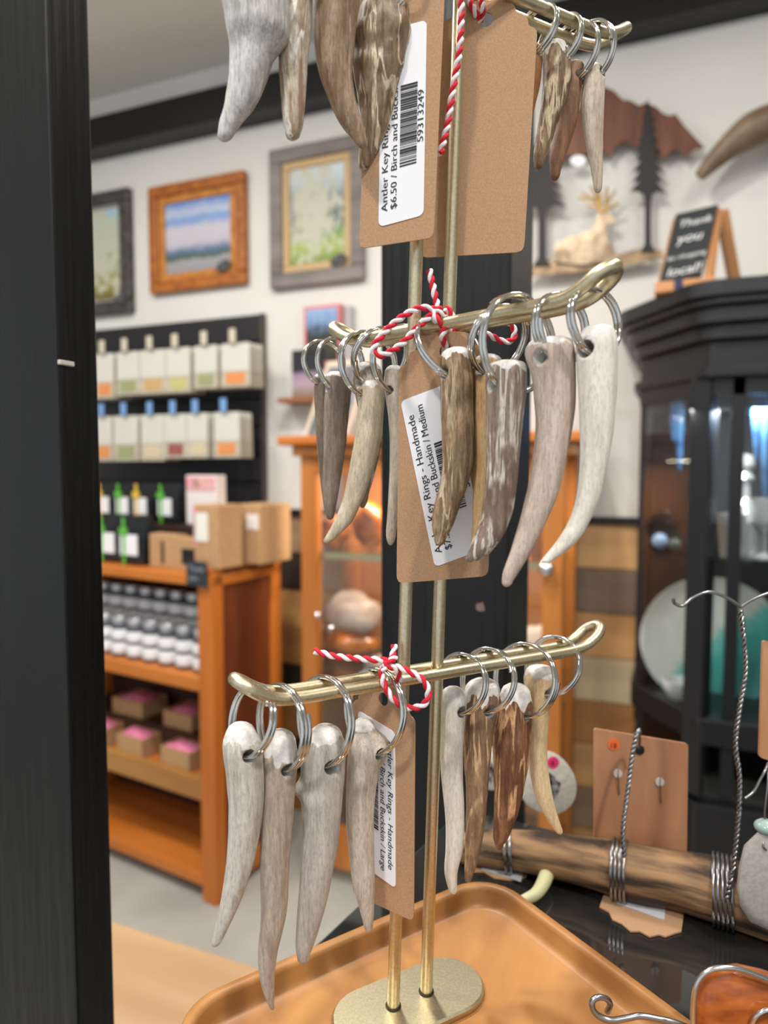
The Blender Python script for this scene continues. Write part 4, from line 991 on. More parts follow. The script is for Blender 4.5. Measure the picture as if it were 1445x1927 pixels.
# jars
JS = 1.36
def jl(prof): return MB().lathe([(a*JS, b*JS) for a, b in prof], n=16)
jm = [('glass_body', jl([(.0, 0), (.024, 0), (.026, .004), (.026, .075), (.022, .086), (.022, .09)]).mesh('glass_body', V((0, 0, 0)), [mat('dark_jar', (86, 88, 96), .25)], 40)),
      ('label_band', jl([(.0262, .010), (.0266, .011), (.0266, .036), (.0262, .037)]).mesh('label_band', V((0, 0, 0)), [white], 40)),
      ('label_band', jl([(.0262, .046), (.0266, .047), (.0266, .070), (.0262, .071)]).mesh('label_band', V((0, 0, 0)), [white], 40)),
      ('lid', jl([(.0, .088), (.0235, .088), (.0235, .104), (.022, .106), (.0, .106)]).mesh('lid', V((0, 0, 0)), [mat('lid_silver', (190, 190, 194), .3, .7)], 40))]
def jar(p, lb, g):
    root = thing('jar', lb, 'jar', p, g)
    for nm, me in jm: o = bpy.data.objects.new(nm, me); COL.objects.link(o); o.parent = root
riser = tag(sbox('jar_riser', .07, SW-.07, .14, .31, z2, z2+.085, black, None), 'dark step riser behind the front row of jars on the orange shelf', 'riser')
ordj = ['first', 'second', 'third', 'fourth', 'fifth', 'sixth', 'seventh', 'eighth', 'ninth']
for i in range(9):
    jar(S(.108+.080*i, .07, z2), '%s white-labelled jar from the orange post in the front row' % ordj[i], 'jars in the front row')
for i in range(9):
    jar(S(.105+.080*i, .19, z2+.085), '%s white-labelled jar from the orange post in the raised back row' % ordj[i], 'jars in the raised back row')
# kraft boxes with pink shred
pinkm = mat('pink_shred', (236, 150, 180), .8, 0, (206, 96, 140), 90, bump=.6, bd=.004)
def open_box(p, X, Y, Z, w_, d_, h_, lb, g, nm='gift_box', fill=pinkm):
    root = thing(nm, lb, 'box', p, g); c = p+Z*(h_/2)
    m_ = MB(); t = .004
    m_.box(p+Z*(t/2), (w_, d_, t), X, Y, Z)
    for s in (-1, 1):
        m_.box(c+X*(s*(w_/2-t/2)), (t, d_, h_), X, Y, Z); m_.box(c+Y*(s*(d_/2-t/2)), (w_, t, h_), X, Y, Z)
    m_.build('carton', kraft2, root)
    f_ = MB(); nx, ny = 9, 7; vs = []
    for i in range(nx):
        for j in range(ny):
            u, v = i/(nx-1)-.5, j/(ny-1)-.5; e_ = min(1, 3.5*min(.5-abs(u), .5-abs(v)))
            vs.append(p+X*(u*(w_-2*t))+Y*(v*(d_-2*t))+Z*(h_-.012+.03*e_*(.7+.6*noise.noise(V((i*1.3+p.x*30, j*1.1, p.z*9))))))
    f_.add(vs, [(i*ny+j, (i+1)*ny+j, (i+1)*ny+j+1, i*ny+j+1) for i in range(nx-1) for j in range(ny-1)])
    f_.build('shred_filling', fill, root, 60)
bg_ = 'pink-filled boxes on the orange shelf'
tz = V((0, 0, 1))
for i, (X, Y, w_, lb) in enumerate(((240, 1350, .17, 'kraft box of pink shred at the left of the upper pair'), (334, 1376, .145, 'kraft box of pink shred at the right of the upper pair'),)):
    u = fuv(X, Y, .16); open_box(S(u, .22, z3t+.075), sf, sd, tz, w_, .12, .06, lb+' on the orange shelf', bg_)
rz_ = sbox('box_riser', .07, SW-.07, .14, .30, z3t-.012, z3t+.075, mat('riser_brown', (60, 34, 22), .6), None); tag(rz_, 'dark step under the upper pair of pink-filled boxes', 'riser')
for i, (X, Y, lb) in enumerate(((182, 1420, 'kraft box of pink shred on the orange shelf, far left'), (250, 1440, 'kraft box of pink shred on the orange shelf, middle'), (335, 1462, 'kraft box of pink shred on the orange shelf, right'))):
    u = fuv(X, Y, .07); open_box(S(u, .10, z3t-.012), sf, sd, tz, .14, .085, .07, lb+' of the lower row', bg_)
# goods on top of the shelf
def carton(p, w_, d_, h_, lb, cat='box', X=sf, Y=sd, win=None, m=kraft2, group=None):
    root = thing('gift_carton', lb, cat, p, group)
    MB().box(p+tz*(h_/2), (w_, d_, h_), X, Y).build('carton', m, root, bevel=.004)
    if win:
        for (wx, wz, ww_, wh, wmat) in win: MB().box(p+tz*wz+X*wx-Y*(d_/2+.0012), (ww_, .002, wh), X, Y).build('front_label', wmat, root)
    return root
pinkr = mat('pink_ribbon', (240, 130, 160), .6); wl_ = mat('soft_white', (228, 222, 214), .6)
kg = 'kraft boxes on top of the orange shelf'
u_ = fu(305, 1080); hz = .12
carton(S(u_+.045, .07, z_top), .13, .05, .115, 'kraft gift box with a dark slot standing left on the orange shelf top', win=[(-.0, .055, .012, .075, black)], group=kg)
carton(S(u_-.075, .06, z_top), .10, .05, .11, 'kraft gift box with a small black label on the orange shelf top', win=[(.01, .05, .06, .05, black)], group=kg)
carton(S(.035, .07, ztp+.0), .105, .11, .20, 'upright kraft box with white label and pink ribbon at the shelf corner', win=[(-.02, .13, .06, .09, wl_), (-.046, .13, .010, .12, pinkr)], group=kg)
carton(S(.000, .24, ztp+.0), .125, .16, .195, 'large kraft box behind the ribboned one at the shelf corner', win=[(.03, .14, .05, .05, wl_)], group=kg)
sg = thing('shelf_sign', 'small black chalk sign clipped to the orange shelf top', 'sign', S(fu(370, 1104), -.012, fz(370, 1104)))
sgc = apl(370, 1080, FRp-sd*.014, sn)
MB().box(sgc, (.085, .004, .078), sf, sd).build('board', mat('chalk_black', (44, 48, 54), .6), sg)
m_ = MB()
for k, s in enumerate(('Thank', 'you')):
    m_ = MB(); add_text(m_, s, .026, sgc-sf*.032-sd*.0025+tz*(.008-.028*k), sf, tz); m_.build('lettering', mat('chalk_grey', (150, 158, 168), .7), sg)
# black pouches with white labels
def pouch(p, w_, h_, lb, rib, g):
    root = thing('coffee_pouch', lb, 'pouch', p, g); m_ = MB(); pr = [(0, .9, .03), (.08, 1, .04), (.5, 1, .036), (.82, .95, .016), (1, .97, .005)]; vs = []
    for f, ws, d_ in pr:
        for a, b_ in ((-1, -1), (0, -1.25), (1, -1), (1, 1), (0, 1.25), (-1, 1)): vs.append(p+sf*(a*w_/2*ws)+sd*(b_*d_)+tz*(f*h_))
    fs = [(k*6+j, k*6+(j+1) % 6, (k+1)*6+(j+1) % 6, (k+1)*6+j) for k in range(4) for j in range(6)]+[tuple(range(5, -1, -1)), tuple(24+j for j in range(6))]
    m_.add(vs, fs); m_.build('bag', mat('pouch_black', (30, 32, 36), .3), root, 30)
    MB().box(p+tz*(h_*.42)-sd*.0505, (w_*.72, .003, h_*.42), sf, sd).build('label_patch', white, root)
    r_ = MB(); r_.box(p+tz*(h_*.5)-sd*.053-sf*(w_*.18), (.012, .003, h_*.95), sf, sd); r_.box(p+tz*(h_*.70)-sd*.0545-sf*(w_*.18), (.036, .006, .022), sf, sd)
    r_.build('ribbon', rib, root)
green = mat('green_ribbon', (92, 176, 62), .5); yel = mat('gold_ribbon', (224, 186, 70), .4)
u_ = fu(225, 1068)
pouch(S(u_, .09, z_top), .12, .17, 'black pouch with green ribbon and round white label beside the kraft gift boxes', green, 'black pouches on the orange shelf')
pouch(S(u_+.13, .10, z_top), .12, .17, 'black pouch with green ribbon partly behind the black upright', green, 'black pouches on the orange shelf')
back_r = tag(sbox('back_riser', .14, SW-.05, .20, .33, z_top, z_top+.13, mat('riser_dark', (52, 34, 28), .6), None), 'dark step riser behind the black pouches on the shelf top', 'riser')
for i, (X, rb, nm) in enumerate(((192, yel, 'gold ribbon at the far left'), (228, green, 'green ribbon second from left'), (262, yel, 'gold ribbon in the middle'), (308, green, 'green ribbon at the right'))):
    u = fuv(X, 960, .21); pouch(S(u, .265, z_top+.13), .095, .15, 'black pouch with '+nm+' of the raised back row', rb, 'raised pouches in the back row')
flo = carton(S(fuv(378, 930, .25), .275, z_top+.13), .15, .05, .18, 'white box with a pink and yellow floral top edge on the raised row', win=[(0, .15, .14, .05, mat('floral', (226, 190, 170), .6, 0, (226, 150, 170), 60)), (-.02, .15, .03, .03, mat('flower_yellow', (240, 196, 80), .6))], m=mat('card_white', (232, 222, 220), .6), group=kg)

# ------------------------------------------------------------------ amber glass-front cabinet behind the post
CY = 1.98; cx0 = ay(566, 1000, CY).x; cx1 = ay(1060, 1000, CY).x; cz1 = ay(600, 838, CY).z
print('cab', cx0, cx1, cz1)
cb = thing('curio_cabinet', 'amber oak glass-front curio cabinet behind the black post', 'cabinet', ((cx0+cx1)/2, CY+.18, 0))
CD = .36; pw_ = .058
for x in (cx0, cx1-pw_):
    for y in (CY, CY+CD-.04): MB().lohi((x, y, 0), (x+pw_, y+.04, cz1)).build('post', cabw, cb, bevel=.003)
MB().lohi((cx0-.06, CY-.05, cz1), (cx1+.06, CY+CD, cz1+.03)).build('top_board', orangeh, cb, bevel=.006)
MB().lohi((cx0-.02, CY-.02, cz1-.035), (cx1+.02, CY+CD, cz1)).build('cornice', cabw, cb, bevel=.004)
MB().lohi((cx0+pw_, CY+.004, cz1-.09), (cx1-pw_, CY+.034, cz1-.035)).build('top_rail', cabw, cb)
MB().lohi((cx0+pw_, CY+.004, .06), (cx1-pw_, CY+.034, .20)).build('bottom_rail', cabw, cb)
MB().lohi((cx0+.01, CY+CD-.01, .06), (cx1-.01, CY+CD-.002, cz1)).build('back_panel', mat('cab_back', (164, 100, 52), .5), cb)
zs_ = [ay(650, 1045, CY).z, ay(650, 1245, CY+.1).z, .62, .20]
for z in zs_: MB().lohi((cx0+.02, CY+.03, z-.008), (cx1-.02, CY+CD-.012, z)).build('shelf', pane, cb)
MB().lohi((cx0+pw_, CY+.026, zs_[0]-.018), (cx1-pw_, CY+.03, zs_[0]+.004)).build('brass_rail', mat('gold_rail', (196, 176, 128), .25, 1), cb)
MB().lohi((cx0+pw_, CY+.014, .2), (cx1-pw_, CY+.018, cz1-.09)).build('door_glass', pane, cb)
MB().lohi((cx1-.03, CY+.04, .1), (cx1-.026, CY+CD-.04, cz1-.05)).build('side_glass', pane, cb); MB().lohi((cx0+.026, CY+.04, .1), (cx0+.03, CY+CD-.04, cz1-.05)).build('side_glass', pane, cb)
area('cabinet_lamp_1', ((cx0+cx1)/2, CY+.16, cz1-.05), .6, .05, 9, (1, .86, .66), ((cx0+cx1)/2, CY+.16, 0))
amb = mat('amber_resin', (196, 112, 26), .12, 0, (110, 48, 12), 16, det=5, coat=.6)
wag = mat('pale_agate', (206, 186, 172), .25, 0, (180, 150, 138), 14, det=5)
def lump(nm, lb, cat, p, rx, ry, rz, m, seed, g):
    mb = MB(); n = 18; k = 10; vs = []
    for i in range(k+1):
        f = PI*i/k
        for j in range(n):
            a = 2*PI*j/n; d_ = V((math.sin(f)*math.cos(a), math.sin(f)*math.sin(a), math.cos(f))); s = 1+.28*noise.noise(d_*1.7+V((seed*4.1, 0, 0)))
            vs.append(V(p)+V((d_.x*rx*s, d_.y*ry*s, max(rz+d_.z*rz*s, 0))))
    mb.add(vs, [(i*n+j, i*n+(j+1) % n, (i+1)*n+(j+1) % n, (i+1)*n+j) for i in range(k) for j in range(n)]); o = mb.build(nm, m, smooth=70); tag(o, lb, cat, g); return o
yy = CY+.17; gg = 'amber pieces in the curio cabinet'
def cxp(X): return ay(X, 1100, yy).x
lump('agate_slab', 'pale rounded agate dome on the second shelf of the oak cabinet', 'stone', (cxp(660), yy, zs_[1]+.075), .105, .075, .075, wag, 1, gg)
lump('amber_bowl', 'wide glossy amber bowl under the pale agate dome in the oak cabinet', 'bowl', (cxp(655), yy, zs_[1]), .12, .09, .055, amb, 2, gg)
lump('amber_stone', 'round amber lump at the left of the upper cabinet shelf', 'stone', (cxp(628), yy, zs_[0]), .055, .05, .06, amb, 3, gg)
lump('amber_stone', 'tall amber lump left of the post on the upper cabinet shelf', 'stone', (cxp(695), yy, zs_[0]), .06, .05, .085, amb, 4, gg)
lump('amber_stone', 'dark amber lump low in the oak cabinet near the left jamb', 'stone', (cxp(640), yy, .62), .09, .06, .075, amb, 5, gg)
lump('agate_slab', 'pale stone low in the oak cabinet beside the dark amber lump', 'stone', (cxp(715), yy, .62), .07, .05, .07, wag, 6, gg)
lump('amber_stone', 'amber lump at the right end of the upper cabinet shelf', 'stone', (cxp(1012), yy, zs_[0]), .05, .05, .07, amb, 7, gg)
lump('agate_slab', 'pink and white stone at the right end of the second cabinet shelf', 'stone', (cxp(1010), yy, zs_[1]), .055, .05, .085, wag, 8, gg)
lump('amber_stone', 'small amber lump low at the right end of the oak cabinet', 'stone', (cxp(1010), yy, .62), .06, .05, .08, amb, 9, gg)
# glass balls giving the round glints
chb = mat('mirror_ball', (225, 225, 230), .04, 1)
for X, Y, r, lb in ((597, 1158, .012, 'tiny silver bead near the left jamb of the oak cabinet'), (622, 1184, .014, 'small silver bead in front of the amber bowl'), (1028, 1070, .022, 'silver glass ball hanging at the right jamb of the oak cabinet')):
    p = ay(X, Y, CY-.012-r if X != 622 else CY+.06); m_ = MB(); m_.lathe([(r*math.sin(PI*i/8), -r*math.cos(PI*i/8)) for i in range(9)], p, 14); m_.tube([p+V((0, 0, r)), p+V((0, 0, r+.012))], .0012, 6)
    tag(m_.build('silver_bead', chb, smooth=70), lb, 'bead', 'silver beads at the oak cabinet')

# small pictures above the oak cabinet
a = wall_px(583, 592); b = wall_px(652, 660)
pc = thing('canvas_print', 'small canvas print with red edges showing dark trees and sky', 'picture', ((a.x+b.x)/2, WY, b.z-.1), 'small pictures above the oak cabinet')
z0_, z1_ = wall_px(600, 690).z, wall_px(640, 578).z
MB().lohi((a.x, WY-.05, z0_), (b.x, WY-.001, z1_)).build('canvas_edge', mat('red_edge', (214, 124, 124), .6), pc)
MB().lohi((a.x+.012, WY-.053, z0_+.012), (b.x-.014, WY-.05, z1_-.012)).build('picture', paint_mat('trees_print', [(0, (30, 34, 30)), (.3, (60, 60, 40)), (.55, (36, 42, 40)), (.75, (120, 150, 190)), (1, (150, 184, 224))], 5, .6), pc)
b2 = wall_px(664, 600); MB().lohi((b.x+.002, WY-.03, z0_+.01), (b.x+.035, WY-.001, z1_-.006)).build('side_mount', mat('grey_mount', (176, 174, 176), .6), pc)
a = ay(549, 660, 2.34); b = ay(608, 748, 2.34)
p2_ = thing('photo_card', 'dark photo card with mauve lower half on the little wall ledge', 'picture', ((a.x+b.x)/2, 2.35, b.z), 'small pictures above the oak cabinet')
MB().lohi((a.x, 2.34, b.z), (b.x, 2.352, a.z)).build('card', paint_mat('dusk_print', [(0, (120, 100, 80)), (.15, (150, 130, 120)), (.3, (176, 150, 170)), (.5, (150, 128, 150)), (.58, (30, 30, 40)), (1, (26, 28, 38))], 4, .15), p2_)
lz = b.z; lx0, lx1 = ay(531, 750, 2.33).x, ay(612, 750, 2.33).x
ld = MB().lohi((lx0, 2.29, lz-.018), (lx1, WY-.001, lz)).build('ledge', mat('ledge_wood', (150, 96, 60), .5)); tag(ld, 'little brown wooden picture ledge on the wall right of the slatwall', 'ledge')
ez = cz1+.03; e0 = ay(575, 815, 2.10); e1 = ay(608, 815, 2.10)
es = thing('easel_photo', 'leaning framed black and white photo standing on the oak cabinet', 'picture', (e0.x+.06, 2.12, ez), 'small pictures above the oak cabinet')
lean_ = V((.10, .10, .25)).normalized()
ex = V((1, 0, 0)); o_ = V((e0.x, 2.08, ez))
H_ = .27; 
MB().hexa([o_, o_+ex*.17, o_+ex*.17+V((0, .014, 0)), o_+V((0, .014, 0)), o_+V((.05, .09, H_)), o_+V((.22, .09, H_)), o_+V((.22, .104, H_)), o_+V((.05, .104, H_))]).build('mount', mat('mount_tan', (214, 196, 176), .6), es)
MB().hexa([o_+V((.018, -.001, .012)), o_+V((.156, -.001, .012)), o_+V((.156, .003, .012)), o_+V((.018, .003, .012)), o_+V((.062, .082, H_-.02)), o_+V((.20, .082, H_-.02)), o_+V((.20, .086, H_-.02)), o_+V((.062, .086, H_-.02))]).build('photo', mat('bw_photo', (120, 124, 128), .4, 0, (50, 54, 58), 18), es)

# ------------------------------------------------------------------ metal wall art (upper right)
YA = WY-.05
art = thing('metal_wall_art', 'cut metal wall art of copper mountains, black pine trees and a lying elk', 'wall art', ay(1150, 500, YA))
def cutout(nm, pts, m, y, th=.003, smoothn=0):
    Q = [ay(X, Y, y) for X, Y in pts]; return MB().prism(Q, (0, th, 0)).build(nm, m, art)
copper = mat('copper_sheet', (112, 74, 54), .5, .4, (78, 46, 34), 14, (1.5, 1, .15), det=4)
cutout('mountain_range', [(1040, 300), (1052, 262), (1075, 225), (1096, 190), (1118, 168), (1137, 163), (1154, 170), (1172, 188), (1182, 188), (1191, 192), (1203, 199), (1214, 193), (1234, 201), (1246, 212), (1259, 218), (1271, 214), (1286, 235), (1304, 255), (1326, 278), (1308, 280), (1298, 286), (1290, 297), (1281, 286), (1271, 281), (1258, 286), (1251, 298), (1240, 292), (1228, 284), (1206, 281), (1190, 276), (1180, 266), (1170, 266), (1156, 280), (1151, 290), (1146, 302), (1141, 288), (1128, 282), (1108, 287), (1090, 292), (1074, 290), (1060, 296)], copper, YA)
def tree(cx, ytop, ybot, ytr, w_, seed):
    rn = random.Random(seed); L_, R2 = [], []; n = 9
    for i in range(n):
        f = (i+1)/n; y_ = ytop+(ybot-ytop)*f; ww_ = w_*f**.8*rn.uniform(.85, 1.1)
        L_ += [(cx-ww_, y_+rn.uniform(-2, 2)), (cx-ww_*.55, y_-2)]; R2 += [(cx+ww_, y_+rn.uniform(-2, 2)), (cx+ww_*.55, y_-2)]
    tw_ = w_*.16
    pts = [(cx, ytop)]+R2+[(cx+tw_*1.4, ybot+4), (cx+tw_, ybot+20), (cx+tw_*1.1, ytr-15), (cx+tw_*2.4, ytr), (cx-tw_*2.4, ytr), (cx-tw_*1.1, ytr-15), (cx-tw_, ybot+20), (cx-tw_*1.4, ybot+4)]+list(reversed(L_))
    return pts
blackmetal = mat('black_metal', (34, 31, 30), .5, .3)
cutout('pine_tree', tree(1219, 186, 362, 474, 36, 3), blackmetal, YA-.012)
cutout('pine_tree', tree(1020, 232, 388, 500, 44, 4), blackmetal, YA-.012)
bronze = mat('bronze_sheet', (150, 126, 98), .4, .6, (98, 80, 62), 20)
cutout('ground_strip', [(990, 520), (1000, 500), (1040, 488), (1100, 492), (1165, 478), (1200, 468), (1246, 470), (1248, 486), (1180, 498), (1120, 508), (1040, 516)], bronze, YA-.006)
cutout('elk', [(1044, 492), (1042, 470), (1050, 456), (1070, 446), (1096, 438), (1114, 430), (1122, 416), (1124, 402), (1136, 398), (1150, 404), (1160, 414), (1156, 420), (1144, 420), (1140, 436), (1144, 456), (1158, 474), (1166, 486), (1140, 494), (1090, 498)], mat('elk_bronze', (164, 146, 122), .32, .6, (110, 92, 74), 25), YA-.018, .004)
ant = MB()
goldm = mat('gold_antler', (168, 136, 76), .45, .5)
for pts in ([(1136, 400), (1126, 384), (1110, 372), (1094, 362)], [(1126, 384), (1120, 366), (1112, 350)], [(1138, 400), (1142, 382), (1152, 368), (1160, 356)], [(1130, 388), (1128, 368), (1124, 346)], [(1142, 384), (1140, 366), (1142, 352)], [(1110, 372), (1100, 374), (1088, 372)], [(1132, 396), (1118, 388), (1106, 386)], [(1140, 394), (1154, 386), (1166, 384)]):
    ant.tube([ay(X, Y, YA-.018) for X, Y in pts], [.006, .005, .004, .002][:len(pts)], 6)
ant.build('elk_antlers', goldm, art, 60)
cutout('moon', [(1088+15*math.cos(a), 302+10*math.sin(a)) for a in [2*PI*i/16 for i in range(16)]], mat('silver_moon', (190, 192, 194), .4, .3), YA-.01)
MB().lohi((ay(1150, 250, YA).x-.01, YA+.003, ay(1150, 260, YA).z), (ay(1150, 250, YA).x+.01, WY, ay(1150, 240, YA).z)).build('wall_standoff', black, art)
# curved horn on the wall
hp = [ay(X, Y, WY-.10) for X, Y in ((1316, 332), (1340, 306), (1372, 276), (1404, 252), (1440, 234), (1490, 222), (1560, 226))]
hm = MB(); Q = spline(hp, 6); hm.tube(Q, [.016+.034*min(1, (i/len(Q))*1.9) for i in range(len(Q))], 14)
ho_ = hm.build('horn', mat('horn_brown', (150, 128, 104), .45, 0, (112, 90, 70), 8), smooth=60); tag(ho_, 'curved brown horn mounted on the wall above the chalk sign', 'horn')
hs = MB(); hs.tube([Q[-6], V((Q[-6].x, WY, Q[-6].z))], .012, 8); hs.build('wall_peg', black, ho_)

# ------------------------------------------------------------------ black display cabinet (right)
def offset_poly(pts, d_, rnd_=0, n=6):
    out = []
    k = len(pts)
    for i in range(k):
        a, b, c = V(pts[i-1]), V(pts[i]), V(pts[(i+1) % k])
        e1 = (b-a).normalized(); e2 = (c-b).normalized(); n1 = V((e1.y, -e1.x)); n2 = V((e2.y, -e2.x))
        m = (n1+n2); m = m/(m.dot(n1) or 1); q = b+m*d_
        out.append((q, e1, e2))
    res = []
    for q, e1, e2 in out:
        if rnd_:
            p0 = q-e1*rnd_; p2 = q+e2*rnd_
            for j in range(n+1): f = j/n; res.append(p0*(1-f)**2+q*2*f*(1-f)+p2*f*f)
        else: res.append(q)
    return res
BP = [(-.045, 2.385), (-.052, 2.10), (.108, 1.86), (.95, 1.86), (.95, 2.385)]   # plan, counter-clockwise from back left
ztop = ay(1445, 521, 1.81).z; zfr = ay(1320, 640, 1.84).z; zml = ay(1320, 692, 1.84).z
zgt = ay(1400, 742, 1.86).z
print('black cab', ztop, zfr, zml, zgt)
bc_ = thing('display_cabinet', 'black painted display cabinet with canted glass corner and moulded crown', 'cabinet', (.4, 2.1, 0))
def plate(nm, d_, z0, z1, m=blackcab, r=.03, parent=bc_):
    return MB().prism([V((p.x, min(p.y, 2.395), z0)) for p in offset_poly(BP, d_, r)], (0, 0, z1-z0)).build(nm, m, parent, bevel=.003)
hh = (ztop-zfr)
plate('crown', .075, ztop-hh*.28, ztop, r=.06); plate('crown_moulding', .062, ztop-hh*.42, ztop-hh*.28, r=.06); plate('crown_moulding', .045, ztop-hh*.72, ztop-hh*.42, r=.05); plate('crown_moulding', .025, zfr, ztop-hh*.72, r=.04)
plate('frieze', .004, zml, zfr, r=.01); plate('bead_moulding', .022, zml-.022, zml, r=.02)
plate('base', .01, 0, .55, r=.01); zsh = ay(1445, 1400, 1.86).z; print('zsh', zsh)
plate('waist_rail', .012, zsh-.02, zsh+.045, r=.02)
plate('floor_board', -.01, .55, .57, r=.005)
zt_ = zml-.022
def vpost(x, y, w_, d_, rz=0, nm='stile'):
    c, s = math.cos(rz), math.sin(rz); X = V((c, s, 0)); Y = V((-s, c, 0))
    return MB().box((x, y, (zt_+.57)/2), (w_, d_, zt_-.57), X, Y).build(nm, blackcab, bc_, bevel=.002)
ca = math.atan2(1.86-2.10, .108+.052)
vpost(-.045, 2.36, .03, .03); vpost(-.036, 2.098, .022, .030); vpost(.102, 1.885, .05, .05, ca/2); vpost(.175, 1.872, .03, .022, 0, 'door_stile'); vpost(.93, 1.88, .04, .04); vpost(.60, 1.872, .05, .022, 0, 'door_stile')
cdir = V((math.cos(ca), math.sin(ca), 0)); cn = V((math.sin(ca), -math.cos(ca), 0))
cmid = V((.028, 1.98, 0))
MB().box(cmid+V((0, 0, (zgt+zt_)/2)), (.27, .022, zt_-zgt), cdir, -cn).build('top_rail', blackcab, bc_)
MB().lohi((.1, 1.861, zgt), (.95, 1.883, zt_)).build('door_rail', blackcab, bc_)
MB().box(cmid+V((0, 0, (zgt+.57)/2)), (.26, .004, zgt-.57), cdir, -cn).build('glass_pane', pane, bc_)
MB().lohi((.12, 1.868, .57), (.90, 1.872, zgt)).build('glass_pane', pane, bc_)
MB().lohi((-.046, 2.11, .57), (-.042, 2.36, zgt)).build('glass_pane', pane, bc_)
MB().lohi((-.03, 2.375, .57), (.95, 2.385, zt_)).build('back_panel', mat('cab_inner', (38, 36, 38), .5), bc_)
MB().lohi((-.03, 2.10, zgt-.02), (.93, 2.37, zgt-.01)).build('inner_top', blackcab, bc_)
zs1 = ay(1400, 1048, 1.95).z
MB().prism([V((p.x, p.y, zs1-.008)) for p in offset_poly(BP, -.025)], (0, 0, .008)).build('shelf', pane, bc_)
# contents
area('cabinet_lamp_2', (.16, 1.91, zgt-.03), .25, .03, 3.2, (1, .97, .93), (.12, 2.05, .9))
pr_ = MB(); pcn = ay(1336, 1205, 2.10); rp = .185
pr_.lathe([(.0, 0), (rp*.6, .0), (rp*.9, .012), (rp, .026), (rp*1.0, .030), (rp*.88, .018), (rp*.6, .007), (0, .006)], pcn, 40, ax=V((0, -1, 0)), X=V((1, 0, 0)))
pt_ = thing('platter', 'large round white and teal platter standing inside the black cabinet', 'plate', (pcn.x, 2.1, pcn.z-rp))
tealp = paint_mat('teal_platter', [(0, (36, 108, 104)), (.3, (60, 150, 142)), (.45, (110, 180, 172)), (.52, (206, 206, 198)), (1, (216, 214, 206))], 4, .35, None, 1.0)
pr_.build('dish', tealp, pt_, 50)
MB().lohi((pcn.x-.05, 2.06, pcn.z-rp-.02), (pcn.x+.05, 2.16, pcn.z-rp+.004)).build('plate_stand', black, pt_)
cg = glass_mat('cut_glass', (.86, .89, .90))
def glassware(nm, lb, X, prof, y=2.02):
    x = ay(X, 1040, y).x; m_ = MB(); m_.lathe(prof, (x, y, zs1), 14); o = m_.build(nm, mat('crystal', (200, 204, 206), .08, .35), smooth=25); tag(o, lb, 'glassware', 'crystal glassware on the cabinet shelf')
glassware('decanter', 'tall cut crystal decanter with stopper on the black cabinet shelf', 1398, [(0, 0), (.045, 0), (.05, .02), (.05, .09), (.03, .13), (.014, .15), (.012, .19), (.022, .20), (.014, .215), (.022, .235), (.018, .26), (0, .265)])
glassware('tumbler', 'low cut crystal tumbler in front of the decanter on the cabinet shelf', 1376, [(0, 0), (.026, 0), (.034, .09), (.036, .11), (.031, .11), (.028, .01), (0, .01)], 1.95)
glassware('goblet', 'cut crystal goblet right of the decanter on the cabinet shelf', 1438, [(0, 0), (.03, 0), (.006, .012), (.006, .06), (.03, .09), (.036, .15), (.033, .15), (.026, .09), (0, .08)], 1.97)
reflblue = mat('window_reflection_blue', (86, 138, 184), .15, 0, (50, 90, 140), 20)  # blue spindles added in place of window reflections on the cabinet glass
for X, y0, y1, lb in ((1279, 742, 885, 'long pale blue window reflection shaped as a spindle in the cabinet corner'), (1268, 760, 830, 'short blue window reflection shaped as a spindle in the cabinet corner'), (1424, 738, 870, 'aqua window reflection shaped as a spindle behind the cabinet door'), (1440, 738, 940, 'long blue window reflection shaped as a spindle at the right edge behind the cabinet door')):
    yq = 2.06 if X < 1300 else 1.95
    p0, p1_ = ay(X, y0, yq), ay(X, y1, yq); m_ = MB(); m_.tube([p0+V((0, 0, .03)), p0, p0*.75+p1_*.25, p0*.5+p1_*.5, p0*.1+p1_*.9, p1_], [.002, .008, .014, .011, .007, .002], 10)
    tag(m_.build('window_reflection', reflblue, smooth=60), lb, 'ornament', 'window reflections shaped as blue spindles in the black cabinet')
p = ay(1242, 1012, 2.07); m_ = MB(); r = .022; m_.lathe([(r*math.sin(PI*i/10), r-r*math.cos(PI*i/10)) for i in range(11)], (p.x, 2.07, zs1), 16)
tag(m_.build('glass_ball', mat('pale_blue_ball', (150, 172, 206), .1), smooth=70), 'pale blue glass ball on the shelf in the cabinet corner', 'ornament', 'balls on the cabinet shelf')
p = ay(1270, 1015, 2.03); m_ = MB(); r = .018; m_.lathe([(r*math.sin(PI*i/10), r-r*math.cos(PI*i/10)) for i in range(11)], (p.x, 2.03, zs1), 16)
tag(m_.build('glass_ball', mat('smoke_ball', (84, 92, 88), .1), smooth=70), 'small smoky glass ball on the shelf in the cabinet corner', 'ornament', 'balls on the cabinet shelf')
x = ay(1278, 1390, 2.0).x; m_ = MB(); m_.lathe([(0, 0), (.03, 0), (.048, .03), (.05, .05), (.046, .05), (.028, .008), (0, .008)], (x, 2.0, zsh+.045), 18)
tag(m_.build('dish', mat('pale_dish', (196, 198, 198), .3), smooth=50), 'small pale dish on the lower ledge of the black cabinet', 'dish')

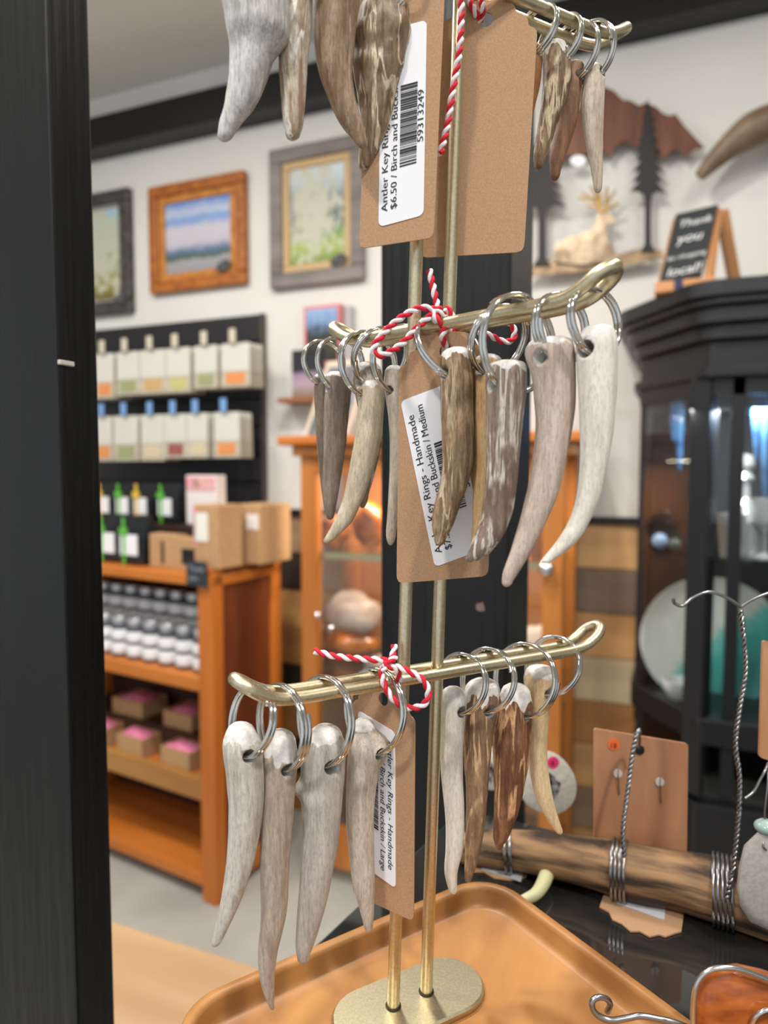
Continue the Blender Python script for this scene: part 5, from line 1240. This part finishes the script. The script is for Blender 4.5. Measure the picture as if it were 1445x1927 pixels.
# chalk sign on the cabinet
YS = 1.95
q0, q1, q3 = ay(1240, 533, YS-.05), ay(1320, 517, YS-.05), ay(1272, 403, YS+.03); q2 = q1+q3-q0
cs = thing('chalk_sign', 'small chalkboard easel sign reading Thank you for shopping local on the black cabinet', 'sign', (q0.x+.06, YS, ztop))
nrm = (q1-q0).cross(q3-q0).normalized()
if nrm.y > 0: nrm = -nrm
MB().hexa([q0, q1, q1-nrm*.012, q0-nrm*.012, q3, q2, q2-nrm*.012, q3-nrm*.012]).build('chalkboard', mat('chalkboard', (30, 34, 38), .7), cs)
ux = (q1-q0); uz = (q3-q0)
m_ = MB()
for k, (s, x0) in enumerate((('Thank', .14), ('you', .20), ('for shopping', .06), ('local!', .14))):
    me = text_mesh(s, 1.0); mw = max(v.co.x for v in me.vertices); bpy.data.meshes.remove(me)
    wd = (.80, .58, .92, .78)[k]; sz_ = min(wd*ux.length/mw, .062)
    m_ = MB(); add_text(m_, s, sz_, q0+ux*x0+uz*(.77-.235*k)+nrm*.0015, ux.normalized(), (uz.normalized()+ux.normalized()*.1).normalized())
    m_.build('lettering', mat('chalk_white', (222, 222, 220), .8), cs)
eb = ay(1392, 530, YS+.16); tanw = mat('easel_wood', (196, 140, 92), .5)
base_z = ztop
def leg(a, b, nm='easel_leg', w_=.016): MB().tube([a, b], w_, 4).build(nm, tanw, cs)
leg(q2-nrm*.02, V((q1.x+.015, q1.y+.0, base_z+.006)), w_=.012); leg(q3-nrm*.02, V((q0.x, q0.y+.0, base_z+.006)), w_=.010)
leg(q2-nrm*.025+V((.01, 0, 0)), V((eb.x, YS+.17, base_z+.006)), w_=.018); leg(q3-nrm*.025, V((eb.x-.12, YS+.17, base_z+.006)), w_=.012)
MB().lohi((q0.x-.01, q0.y-.03, base_z), (q1.x+.03, q0.y+.03, base_z+.028)).build('easel_foot', tanw, cs, bevel=.004)
MB().lohi((q0.x+.035, q0.y-.032, base_z), (q0.x+.055, q0.y-.030, base_z+.028)).build('ribbon', mat('navy_ribbon', (46, 42, 80), .6), cs)
# candles on cabinet top
x = ay(1430, 500, 2.0).x; m_ = MB(); m_.lathe([(0, 0), (.036, 0), (.038, .01), (.038, .045), (.034, .05), (0, .05)], (x, 2.02, ztop), 18)
tag(m_.build('candle', mat('cream_wax', (236, 214, 184), .5), smooth=40), 'squat cream candle on top of the black cabinet', 'candle')
